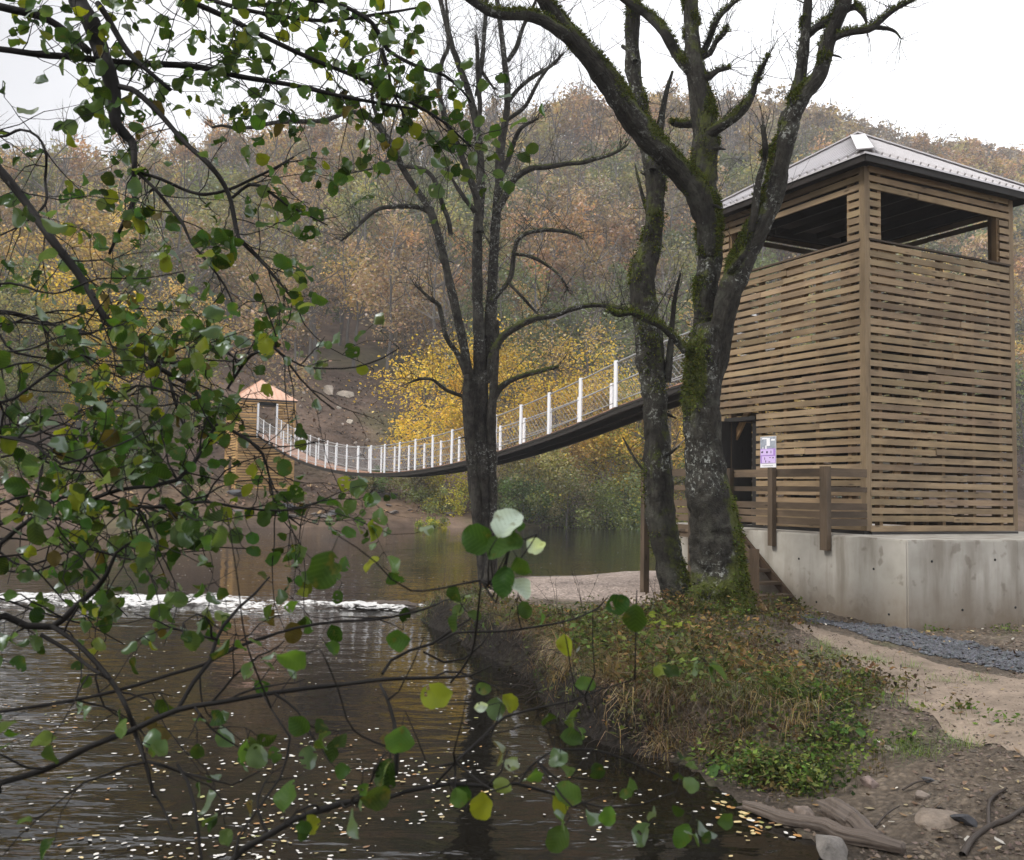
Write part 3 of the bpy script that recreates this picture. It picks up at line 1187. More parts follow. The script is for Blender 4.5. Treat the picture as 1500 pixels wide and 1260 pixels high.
def limb(mb, pts, w, d0, d1=None, k=10, step=.09, amp=.16, wob=.06, flare=0, moss=0.0, mossup=.6, seed=None, kn=.25, fr=5.0):
    """a limb from its traced outline: points, widths in photo pixels, distance"""
    p = px_path(pts, d0, d1, wob)
    w = np.interp(np.linspace(0, 1, len(pts)), np.linspace(0, 1, len(w)), w)
    r = w * p[:, 1] / FOC / 2
    if k > 16 or max(w) > 20:
        w = w * .84
        r = r * .84
    seed = rng.uniform(0, 50) if seed is None else seed
    n0 = mb.n
    ring, dirs = mb.tube(p, r, k, amp, fr, step, flare, (0, 0, 0), True, 5, seed, kn, .30 if k > 16 else .14)
    V = mb.v[-1]
    cen = ring.mean(1, keepdims=True)
    nz = np.concatenate([nrm(ring - cen).reshape(-1, 3)[:, 2], [0]])
    m = moss + mossup * np.clip(nz, -.2, 1) + .15 * vn(V * 1.7 + 3)
    mb.c[-1] = np.stack([np.clip(m, 0, 1)] * 3, -1)
    pp, rr = resample(p, r, step)
    return pp, rr, ring, np.clip(m, 0, 1)


def shoots(mb, pp, rr, n, L=(.3, 1.0), up=.9, r0=.006, t0=.15, spread=.8, k=3):
    """thin shoots along a limb"""
    for _ in range(n):
        i = int(rng.uniform(t0, 1) * (len(pp) - 1))
        d = nrm(rng.normal(0, 1, 3) * spread * A([1, 1, .5]) + A([0, 0, up]))
        l = rng.uniform(*L)
        q = [pp[i]]
        m = 6
        for j in range(m):
            d = nrm(d + rng.normal(0, .16, 3) + A([0, 0, .08 * up]))
            q.append(q[-1] + d * l / m)
        q = A(q)
        mb.tube(q, np.linspace(r0, r0 * .25, len(q)), k, cap=False, c=(0, 0, 0))
        if rng.random() < .7:
            for _ in range(rng.integers(1, 4)):
                j = rng.integers(2, m)
                d2 = nrm(d + rng.normal(0, .6, 3))
                q2 = [q[j]]
                for _ in range(4):
                    d2 = nrm(d2 + rng.normal(0, .15, 3) + A([0, 0, .05]))
                    q2.append(q2[-1] + d2 * l * .12)
                mb.tube(A(q2), np.linspace(r0 * .55, r0 * .2, 5), k, cap=False, c=(0, 0, 0))


def end_twigs(mb, pp, rr, n=7, L=(.25, .8)):
    """a limb ends in fine twigs"""
    d0 = nrm(pp[-1] - pp[-4])
    for _ in range(n):
        i = len(pp) - 1 - int(abs(rng.normal(0, .12)) * len(pp)) % len(pp)
        d = nrm(d0 + rng.normal(0, .5, 3) + A([0, 0, .25]))
        l = rng.uniform(*L)
        q = [pp[i]]
        for j in range(7):
            d = nrm(d + rng.normal(0, .2, 3) + A([0, 0, .07]))
            q.append(q[-1] + d * l / 7)
        r0 = min(.006, max(.003, rr[i] * .5))
        mb.tube(A(q), np.linspace(r0, .0012, 8), 4, cap=False, c=(0, 0, 0))
        for _ in range(3):
            j = rng.integers(1, 6)
            d2 = nrm(d + rng.normal(0, .7, 3))
            mb.tube([q[j], q[j] + d2 * l * .18, q[j] + nrm(d2 + A([0, 0, .4])) * l * .36], [r0 * .5, r0 * .35, .001], 3, cap=False, c=(0, 0, 0))


def stubs(mb, pp, rr, n, L=(.05, .2)):
    for _ in range(n):
        i = rng.integers(2, len(pp) - 1)
        d = nrm(rng.normal(0, 1, 3))
        l = rng.uniform(*L)
        mb.tube([pp[i], pp[i] + d * (rr[i] + l * .5), pp[i] + d * (rr[i] + l) + rng.normal(0, .02, 3)], [rr[i] * .22, rr[i] * .14, rr[i] * .05], 5, .2, 9, c=(.1, .1, .1))


def moss_tufts(ring, m, n, mv, L=(.012, .035)):
    """small green tufts standing on the mossy side of a limb"""
    N, K, _ = ring.shape
    cen = ring.mean(1, keepdims=True)
    nn = nrm(ring - cen).reshape(-1, 3)
    pv = ring.reshape(-1, 3)
    w = np.clip(m[:len(pv)] + .45 * vn(pv * 4.5 + 9) - .42, 0, 1)
    if w.sum() <= 0:
        return
    ii = rng.choice(len(pv), n, p=w / w.sum())
    p = pv[ii] + rng.normal(0, .018, (n, 3))
    d = nrm(nn[ii] * .8 + rng.normal(0, .45, (n, 3)) + A([0, 0, -.25]))
    s = nrm(np.cross(d, rng.normal(0, 1, (n, 3))))
    l = rng.uniform(*L, n)[:, None]
    V = np.stack([p - s * l * .28, p + s * l * .28, p + d * l + s * l * .1], 1).reshape(-1, 3)
    c = A([.064, .076, .016]) * rng.uniform(.3, 1.9, (n, 1)) * A([1, 1, 1])
    c[:, 0] *= rng.uniform(.7, 1.25, n)
    mv.add(V, np.arange(n * 3).reshape(-1, 3), None, np.repeat(c, 3, 0))


# --- the thick mossy tree
DB = 12.4
base = P(1052, 925, DB)
tb = thing('mossy_tree', 'thick moss covered bare tree forking into heavy limbs right in front of the slatted tower', 'tree', base)
mv = MB()
mb = MB()
tw = MB()
pp, rr, ring, m = limb(mb, [(1052, 950), (1053, 915), (1054, 880), (1055, 845), (1051, 800), (1043, 755), (1036, 705), (1030, 655), (1027, 610), (1031, 560), (1036, 515), (1040, 480)],
                       [150, 132, 108, 92, 86, 78, 70, 60, 58, 60, 62, 50], DB, 12.4, 64, .035, .15, .0, .42, .12, .55, 3.0, .5, 4.0)
side = np.clip(nrm(ring - ring.mean(1, keepdims=True)).reshape(-1, 3)[:, 0], -1, 1)
pz = ring.reshape(-1, 3)[:, 2]
mm = np.clip(m[:-1] * .3 + .62 * np.clip(side + .15, 0, 1) * sm(2.9, 1.9, pz) + .55 * sm(1.5, .9, pz) + 1.0 * np.exp(-((pz - 3.65) / .6) ** 2) * np.clip(.4 - side, 0, 1), 0, 1)
mb.c[-1] = np.stack([np.concatenate([mm, [0]])] * 3, -1)
moss_tufts(ring, mm, 14000, mv, (.015, .05))
trunk = mb.build('trunk', BARK, tb, True)
LB = [  # traced limbs: points, widths, distance start/end, base moss, shoots
    ([(1040, 590), (1050, 525), (1060, 465), (1072, 420), (1092, 375), (1112, 332), (1130, 290), (1143, 240), (1152, 200), (1160, 165)], [20, 38, 42, 40, 38, 38, 36, 34, 34, 34], 12.35, 12.2, .12, 8),
    ([(1150, 200), (1160, 170), (1178, 138), (1200, 110), (1212, 65), (1228, 25), (1245, -20), (1262, -80)], [22, 30, 29, 28, 27, 26, 24, 16], 12.2, 12.0, .05, 14),
    ([(1160, 168), (1168, 130), (1175, 95), (1180, 50), (1184, 0), (1190, -60)], [20, 19, 17, 15, 13, 8], 12.2, 12.6, .0, 22),
    ([(1222, 55), (1245, 47), (1272, 43), (1290, 30), (1310, 14), (1335, 2)], [14, 12, 11, 9, 7, 4], 12.1, 11.6, .05, 8),
    ([(1283, 40), (1300, 42), (1312, 47), (1320, 57)], [8, 6, 4, 2], 11.9, 11.8, 0, 1),
    ([(1228, 20), (1252, 10), (1265, 22), (1270, 38)], [13, 10, 7, 2], 12.1, 11.7, 0, 1),
    ([(1175, 62), (1195, 42), (1215, 30)], [9, 10, 12], 12.5, 12.15, 0, 2),
    ([(1034, 590), (1036, 520), (1034, 470), (1036, 420), (1040, 370), (1036, 320), (1030, 280), (1032, 235), (1033, 190), (1026, 140), (1017, 95), (1013, 45), (1011, -10), (1010, -90)], [20, 38, 40, 40, 40, 42, 44, 42, 40, 36, 30, 27, 25, 18], 12.45, 12.9, .22, 14),
    ([(1040, 375), (1036, 330), (1022, 285), (998, 252), (968, 220), (938, 190), (912, 152), (892, 118), (868, 88), (842, 60), (820, 32), (800, 5), (780, -30)], [14, 34, 42, 42, 40, 40, 40, 38, 36, 33, 30, 27, 22], 12.45, 11.6, .25, 16),
    ([(842, 62), (820, 46), (795, 30), (768, 22), (740, 22), (715, 16), (690, 0), (660, -20)], [24, 23, 22, 20, 18, 16, 13, 9], 11.8, 11.2, .1, 10),
    ([(1018, 110), (1003, 95), (990, 78), (975, 50), (955, 26), (930, 10), (905, -8)], [18, 17, 16, 15, 14, 12, 10], 12.8, 13.2, .1, 8),
    ([(1040, 195), (1060, 182), (1080, 168), (1096, 150), (1106, 125), (1116, 100), (1126, 82)], [18, 16, 15, 13, 8, 6, 4], 12.6, 12.2, .3, 8),
    ([(1022, 88), (1036, 65), (1050, 30), (1068, 10), (1082, 0)], [10, 9, 8, 6, 3], 12.9, 12.6, 0, 5),
    ([(1022, 85), (1040, 78), (1048, 62), (1062, 48), (1064, 42)], [11, 10, 8, 6, 4], 12.9, 12.6, 0, 2),
    ([(1026, 118), (1040, 112), (1052, 103), (1068, 100)], [12, 11, 9, 5], 12.8, 12.6, 0, 1),
    ([(1098, 345), (1104, 320), (1108, 290), (1112, 262), (1120, 235), (1121, 215), (1117, 184)], [12, 12, 11, 10, 9, 9, 7], 12.2, 11.9, .0, 3),
    ([(1068, 400), (1080, 385), (1092, 368)], [13, 14, 12], 12.2, 12.0, .5, 0),
    ([(1005, 515), (990, 498), (968, 478), (945, 468), (925, 458), (905, 462), (893, 455)], [14, 12, 10, 9, 8, 6, 4], 12.3, 11.9, .3, 7),
    ([(985, 180), (1000, 183), (1016, 180)], [9, 10, 14], 12.6, 12.8, 0, 1),
]
for i, (pts, w, d0, d1, ms, ns) in enumerate(LB):
    b = MB()
    kk = 32 if max(w) > 30 else (12 if max(w) > 14 else 8)
    pp, rr, ring, m = limb(b, pts, w, d0, d1, kk, .06, .17, .03 if max(w) > 20 else .07, 0, ms + .1, .95)
    if max(w) > 9:
        moss_tufts(ring, m, int(340 * len(pp) * max(w) / 40), mv)
    shoots(b, pp, rr, int(ns * 1.7), (.3, 1.4), .9)
    if max(w) < 31:
        end_twigs(b, pp, rr)
    stubs(b, pp, rr, 2 + len(pp) // 12)
    b.build('branch', BARK, tb, True)
kind(mv.build('moss_cover', MOSSM, tb), 'stuff')

# --- the slimmer leaning tree beside it
D2 = 13.2
t2 = thing('leaning_tree', 'slim mossy tree trunk leaning left between the thick tree and the landing post', 'tree', P(1000, 900, D2))
mv = MB()
mb = MB()
pp, rr, ring, m = limb(mb, [(1004, 915), (996, 880), (985, 840), (976, 795), (968, 745), (965, 700), (963, 650), (960, 600), (957, 555), (952, 505), (944, 455), (941, 410), (950, 370), (957, 330), (959, 285), (957, 245),
                            (948, 200), (936, 150), (928, 100), (926, 50), (930, 0), (934, -60)],
                       [60, 52, 46, 46, 48, 46, 44, 44, 44, 43, 43, 44, 39, 30, 30, 33, 30, 26, 25, 24, 22, 16], D2, 13.4, 36, .05, .17, .02, .3, .36, .55, 8.0, .5)
moss_tufts(ring, m, 9000, mv, (.015, .05))
shoots(mb, pp, rr, 26, (.3, 1.2), .8)
stubs(mb, pp, rr, 12)
mb.build('trunk', BARK, t2, True)
for pts, w, ns in (([(956, 250), (962, 215), (968, 180), (975, 140), (985, 105)], [14, 12, 10, 8, 4], 8), ([(930, 90), (922, 75), (912, 68)], [9, 8, 6], 2),
                   ([(962, 345), (952, 320), (942, 290), (935, 262), (930, 240)], [7, 7, 6, 5, 2], 4),
                   ([(972, 770), (962, 735), (950, 700), (930, 672), (912, 640)], [6, 5, 5, 4, 2], 7), ([(977, 560), (981, 520), (985, 470), (990, 430), (997, 400)], [12, 10, 8, 6, 3], 12)):
    b = MB()
    pp, rr, ring, m = limb(b, pts, w, 13.2, 13.6, 8, .07, .15, .05, 0, .2)
    shoots(b, pp, rr, ns, (.3, .9), .8)
    b.build('branch', BARK, t2, True)
kind(mv.build('moss_cover', MOSSM, t2), 'stuff')

# --- the many-stemmed bare tree on the tip of the bank
D3 = 17.3
t3 = thing('multi_stem_tree', 'bare many stemmed grey tree standing alone on the tip of the grassy bank', 'tree', P(715, 868, D3))
LL = [
    ([(716, 880), (714, 850), (713, 810), (711, 770), (708, 730), (705, 690), (703, 650), (702, 610), (702, 570), (704, 530)], [44, 32, 26, 28, 30, 34, 36, 36, 36, 24], 17.3, 17.3, .12, 3, 24, 'trunk'),
    ([(700, 640), (692, 590), (686, 545), (680, 510), (674, 480), (662, 430), (650, 375), (640, 338), (630, 308), (613, 282), (590, 247), (577, 217), (563, 197), (540, 172), (515, 163)], [26, 24, 22, 20, 20, 18, 18, 17, 17, 14, 14, 14, 12, 10, 9], 17.3, 16.6, .1, 14, 14, 'stem'),
    ([(515, 163), (500, 168), (470, 177), (430, 178), (400, 180), (372, 186), (347, 188), (325, 184), (310, 187)], [9, 8, 8, 8, 7, 7, 6, 5, 3], 16.6, 15.8, 0, 14, 8, 'branch'),
    ([(563, 195), (552, 170), (545, 140), (552, 105), (560, 70)], [8, 7, 6, 5, 3], 16.8, 16.5, 0, 16, 8, 'branch'),
    ([(704, 560), (702, 500), (700, 450), (699, 390), (700, 333), (704, 280), (703, 230), (698, 187), (690, 147), (677, 107), (664, 73), (655, 40), (645, 0), (636, -40)], [24, 22, 20, 19, 18, 16, 15, 14, 13, 12, 11, 10, 9, 6], 17.3, 17.8, .05, 40, 12, 'stem'),
    ([(703, 340), (698, 290), (683, 247), (667, 207), (650, 165), (643, 125), (648, 90), (657, 67), (655, 20), (650, -30)], [15, 14, 13, 11, 10, 9, 8, 8, 6, 4], 17.2, 16.8, .0, 30, 10, 'stem'),
    ([(712, 560), (716, 500), (720, 440), (723, 380), (727, 317), (731, 267), (734, 217), (742, 165), (743, 125), (739, 90), (734, 45), (728, 0), (722, -40)], [24, 22, 20, 18, 17, 16, 15, 13, 12, 11, 10, 9, 6], 17.4, 17.9, .05, 40, 12, 'stem'),
    ([(743, 90), (756, 70), (766, 40), (780, 12), (792, -15)], [8, 8, 7, 6, 4], 17.8, 17.4, 0, 10, 8, 'branch'),
    ([(743, 150), (762, 128), (782, 112), (807, 97), (825, 78)], [8, 7, 7, 6, 3], 17.8, 17.2, 0, 12, 8, 'branch'),
    ([(742, 176), (757, 166), (770, 155), (787, 123), (803, 100), (812, 95)], [8, 7, 7, 6, 5, 3], 17.7, 17.0, 0, 8, 8, 'branch'),
    ([(735, 255), (745, 232), (756, 200), (764, 187), (776, 180), (788, 174)], [9, 8, 8, 7, 6, 4], 17.6, 17.2, 0, 4, 8, 'branch'),
    ([(728, 310), (740, 287), (753, 263), (777, 247), (800, 245), (830, 240), (853, 238), (875, 232), (893, 227), (908, 220), (920, 212)], [12, 12, 11, 10, 9, 8, 8, 7, 6, 5, 3], 17.4, 16.6, .3, 14, 8, 'branch'),
    ([(716, 560), (722, 520), (735, 495), (755, 480), (780, 468), (810, 462), (840, 452), (870, 447), (900, 450), (925, 455), (945, 466)], [16, 14, 13, 12, 11, 10, 9, 8, 7, 6, 3], 17.3, 16.4, .35, 12, 8, 'branch'),
    ([(722, 440), (735, 425), (748, 405), (753, 370), (760, 350), (777, 340), (800, 337), (825, 339), (845, 344), (853, 350)], [9, 8, 8, 7, 7, 7, 7, 6, 5, 3], 17.3, 16.8, .3, 8, 8, 'branch'),
    ([(752, 372), (770, 374), (787, 380), (803, 390), (816, 400), (826, 412), (832, 425)], [6, 6, 6, 5, 5, 4, 3], 17.1, 16.8, .2, 4, 7, 'branch'),
    ([(745, 415), (765, 435), (780, 452), (790, 462)], [5, 5, 4, 3], 17.1, 17.0, 0, 2, 6, 'branch'),
    ([(718, 595), (728, 575), (740, 562), (758, 553), (782, 546), (818, 537)], [13, 11, 9, 8, 8, 6], 17.3, 17.0, .5, 2, 8, 'branch'),
    ([(632, 312), (618, 305), (600, 302), (575, 303), (555, 306), (538, 318), (525, 330), (512, 343), (500, 353)], [10, 9, 9, 8, 7, 7, 6, 5, 3], 17.0, 16.3, .1, 10, 8, 'branch'),
    ([(660, 345), (657, 323), (650, 305), (643, 283), (633, 258), (617, 247), (593, 244)], [8, 8, 8, 8, 7, 7, 6], 17.0, 16.8, .1, 4, 8, 'branch'),
    ([(688, 560), (680, 540), (668, 515), (655, 497), (648, 470), (643, 447), (633, 440), (620, 428), (608, 418)], [12, 11, 9, 8, 8, 8, 7, 5, 3], 17.2, 16.7, .1, 6, 8, 'branch'),
    ([(686, 583), (668, 577), (655, 572), (645, 565), (633, 556), (615, 555), (600, 561)], [7, 7, 6, 6, 5, 5, 3], 17.2, 16.8, .1, 6, 8, 'branch'),
    ([(696, 310), (680, 290), (668, 272), (660, 258)], [8, 7, 6, 4], 17.2, 17.0, 0, 2, 8, 'branch'),
    ([(680, 225), (668, 215), (650, 212), (640, 208), (632, 202)], [6, 6, 5, 5, 3], 17.0, 16.6, 0, 4, 8, 'branch'),
    ([(577, 219), (572, 233), (556, 240), (545, 247), (513, 254)], [6, 5, 5, 4, 2], 16.7, 16.4, 0, 3, 7, 'branch'),
    ([(700, 190), (703, 155), (700, 120), (699, 70), (697, 52)], [8, 8, 7, 7, 5], 17.6, 17.4, 0, 14, 8, 'branch'),
    ([(706, 105), (716, 120), (724, 130)], [6, 5, 3], 17.6, 17.4, 0, 1, 7, 'branch'),
    ([(698, 140), (706, 90), (710, 40), (713, 0), (716, -30)], [8, 8, 7, 6, 4], 17.7, 18.1, 0, 22, 8, 'branch'),
    ([(708, 868), (703, 800), (697, 740), (692, 690), (688, 640), (685, 590), (684, 550)], [14, 17, 20, 21, 20, 20, 14], 17.2, 17.15, .1, 2, 14, 'stem'),
    ([(722, 872), (722, 800), (722, 740), (721, 680), (720, 620), (723, 570), (726, 520), (728, 470)], [18, 16, 15, 17, 18, 16, 14, 8], 17.2, 17.2, .1, 6, 14, 'stem'),
]
mv = MB()
for pts, w, d0, d1, ms, ns, kk, nm in LL:
    b = MB()
    w = [x_ * (.80 if nm == 'stem' else .88) for x_ in w]
    pp, rr, ring, m = limb(b, pts, w, d0, d1, kk, .08, .16, .05 if nm != 'trunk' else .02, .25 if nm == 'trunk' else 0, ms, .5)
    shoots(b, pp, rr, int(ns * 2.2), (.3, 1.6), 1.0, .0065)
    if nm != 'trunk':
        end_twigs(b, pp, rr, 9)
    stubs(b, pp, rr, 2 + len(pp) // 14)
    if ms > .25:
        moss_tufts(ring, m, 14 * len(pp), mv, (.012, .03))
    b.build(nm, BARKL, t3, True)
kind(mv.build('moss_cover', MOSSM, t3), 'stuff')

# ------------------------------------------------------------------ alder in the foreground
ST = A([0, .05, .13, .23, .34, .46, .58, .69, .79, .88, .95, .99, 1.0])
WD = A([.02, .14, .29, .40, .47, .51, .515, .49, .43, .34, .22, .10, .03])


def leaf_template():
    V = []
    for t, w in zip(ST, WD):
        for s in (-1, -.5, 0, .5, 1):
            V.append((t, s * w * .80, abs(s) * w * .28))
    F = []
    for i in range(len(ST) - 1):
        for j in range(4):
            a = i * 5 + j
            F.append((a, a + 1, a + 6, a + 5))
    return A(V), A(F)


LV, LF = leaf_template()


def leaves(mb, pos, dirn, nor, L, tint):
    n = len(pos)
    dirn = nrm(dirn)
    sd = nrm(np.cross(dirn, nor))
    nor = np.cross(sd, dirn)
    T = np.repeat(LV[None], n, 0).copy()
    ph = rng.uniform(0, 6.28, (n, 1))
    edge = np.abs(T[..., 1]) > .2
    T[..., 1] *= rng.uniform(.85, 1.12, (n, 1)) * (1 + .06 * np.sin(T[..., 0] * 40 + ph) * edge + .05 * np.sin(T[..., 0] * 9 + 2 * ph) * edge)
    T[..., 2] += -rng.uniform(-.1, .45, (n, 1)) * T[..., 0] ** 2 + .07 * np.sin(T[..., 0] * 7 + ph) * np.sign(T[..., 1]) + rng.normal(0, .006, T.shape[:2])
    T[..., 2] += rng.uniform(-.4, .5, (n, 1)) * T[..., 1] ** 2
    W = pos[:, None] + L[:, None, None] * (T[..., 0:1] * dirn[:, None] + T[..., 1:2] * sd[:, None] + T[..., 2:3] * nor[:, None])
    F = (LF[None] + (np.arange(n) * len(LV))[:, None, None]).reshape(-1, 4)
    eaten = np.repeat(rng.random(n) < .4, len(LF)) & (rng.random(n * len(LF)) < .045)      # insect holes
    F = F[~eaten]
    g = np.stack([T[..., 0] * 1.0, T[..., 1], np.repeat(rng.random((n, 1)), T.shape[1], 1)], -1).reshape(-1, 3)
    mb.add(W.reshape(-1, 3), F, g, np.repeat(tint, len(LV), 0))


def leaf_tint(n):
    base = A([.036, .070, .017])
    c = base * rng.uniform(.4, 1.55, (n, 1)) * rng.uniform(.85, 1.15, (n, 3))
    y = (rng.random((n, 1)) < .16) * rng.uniform(.3, 1, (n, 1))
    c = c * (1 - y) + A([.19, .21, .02]) * y
    b = (rng.random((n, 1)) < .04) * 1.0
    return c * (1 - b) + A([.08, .06, .02]) * b


def twiggy(mb, lm, pp, rr, per_m, tl=(.15, .5), nl=(2, 5), ll=(.045, .075), t0=0.0, sagg=-.12, r0=.0028, twist=.8):
    al = np.concatenate([[0], np.cumsum(np.linalg.norm(np.diff(pp, axis=0), axis=1))])
    N = int(al[-1] * per_m)
    tg = nrm(np.gradient(pp, axis=0))
    lp, ld, lsz = [], [], []
    for _ in range(N):
        s = rng.uniform(t0, 1) * al[-1]
        i = min(np.searchsorted(al, s), len(pp) - 1)
        d = nrm(tg[i] * .7 + rng.normal(0, twist, 3) + A([0, 0, sagg]))
        l = rng.uniform(*tl)
        m = 7
        q = [pp[i]]
        for j in range(m):
            d = nrm(d + rng.normal(0, .2, 3) + A([0, 0, sagg * .25]))
            q.append(q[-1] + d * l / m)
        q = A(q)
        rs = min(r0, rr[i] * .7)
        mb.tube(q, np.linspace(rs, rs * .4, len(q)), 4, cap=False)
        ends = [(q, l)]
        if rng.random() < .6:
            j = rng.integers(2, m - 1)
            d2 = nrm(d + rng.normal(0, .7, 3))
            q2 = [q[j]]
            for _ in range(5):
                d2 = nrm(d2 + rng.normal(0, .2, 3) + A([0, 0, sagg * .2]))
                q2.append(q2[-1] + d2 * l * .11)
            q2 = A(q2)
            mb.tube(q2, np.linspace(rs * .6, rs * .3, 6), 3, cap=False)
            ends.append((q2, l * .5))
        for qq, le in ends:
            for _ in range(rng.integers(*nl) if le == l else rng.integers(0, max(1, nl[1] - 2) + 1)):
                k = rng.integers(len(qq) // 2, len(qq))
                o = nrm(rng.normal(0, 1, 3) + A([0, 0, -.5]))
                a = qq[k] + o * .018
                mb.tube([qq[k], a], [.0012, .0009], 3, cap=False)
                lp.append(a)
                ld.append(o)
                lsz.append(rng.uniform(*ll))
    if lp:
        n = len(lp)
        lp, ld, lsz = A(lp), A(ld), A(lsz)
        rel = lp - CAM                                       # a gap in the leaves where the far tower shows through
        fx, fy = 750 + FOC * (rel @ _r) / (rel @ _f), 630 - FOC * (rel @ _u) / (rel @ _f)
        keep_ = ~((fx > 345) & (fx < 560) & (fy > 545) & (fy < 705) & (rng.random(n) < .82))
        lp, ld, lsz = lp[keep_], ld[keep_], lsz[keep_]
        n = len(lp)
        if not n:
            return
        nor = rng.normal(0, 1, (n, 3)) * A([1, 1.3, 1]) + A([0, -.5, .25])
        leaves(lm, A(lp), A(ld) + rng.normal(0, .25, (n, 3)), nor, A(lsz), leaf_tint(n))


al = thing('alder_tree', 'green leaved alder leaning in from the left with dark twigs over the river', 'tree', (-2.6, 2.5, float(ground_h(A([-2.6]), A([2.5]))[0])))
mb = MB()
tbx = A([-2.6, 2.5, al.location[2] - .2])
tp = A([tbx, [-2.62, 2.55, 1.2], [-2.55, 2.7, 2.2], [-2.6, 2.9, 3.4], [-2.45, 3.2, 4.8], [-2.5, 3.4, 6.2]])
mb.tube(tp, [.17, .13, .115, .10, .085, .05], 16, .12, 5, .1, .3)
mb.build('trunk', ALDERB, al, True)


def tr(h):                                                   # a point on the alder's trunk
    return A([np.interp(h, tp[:, 2], tp[:, i]) for i in range(2)] + [h])


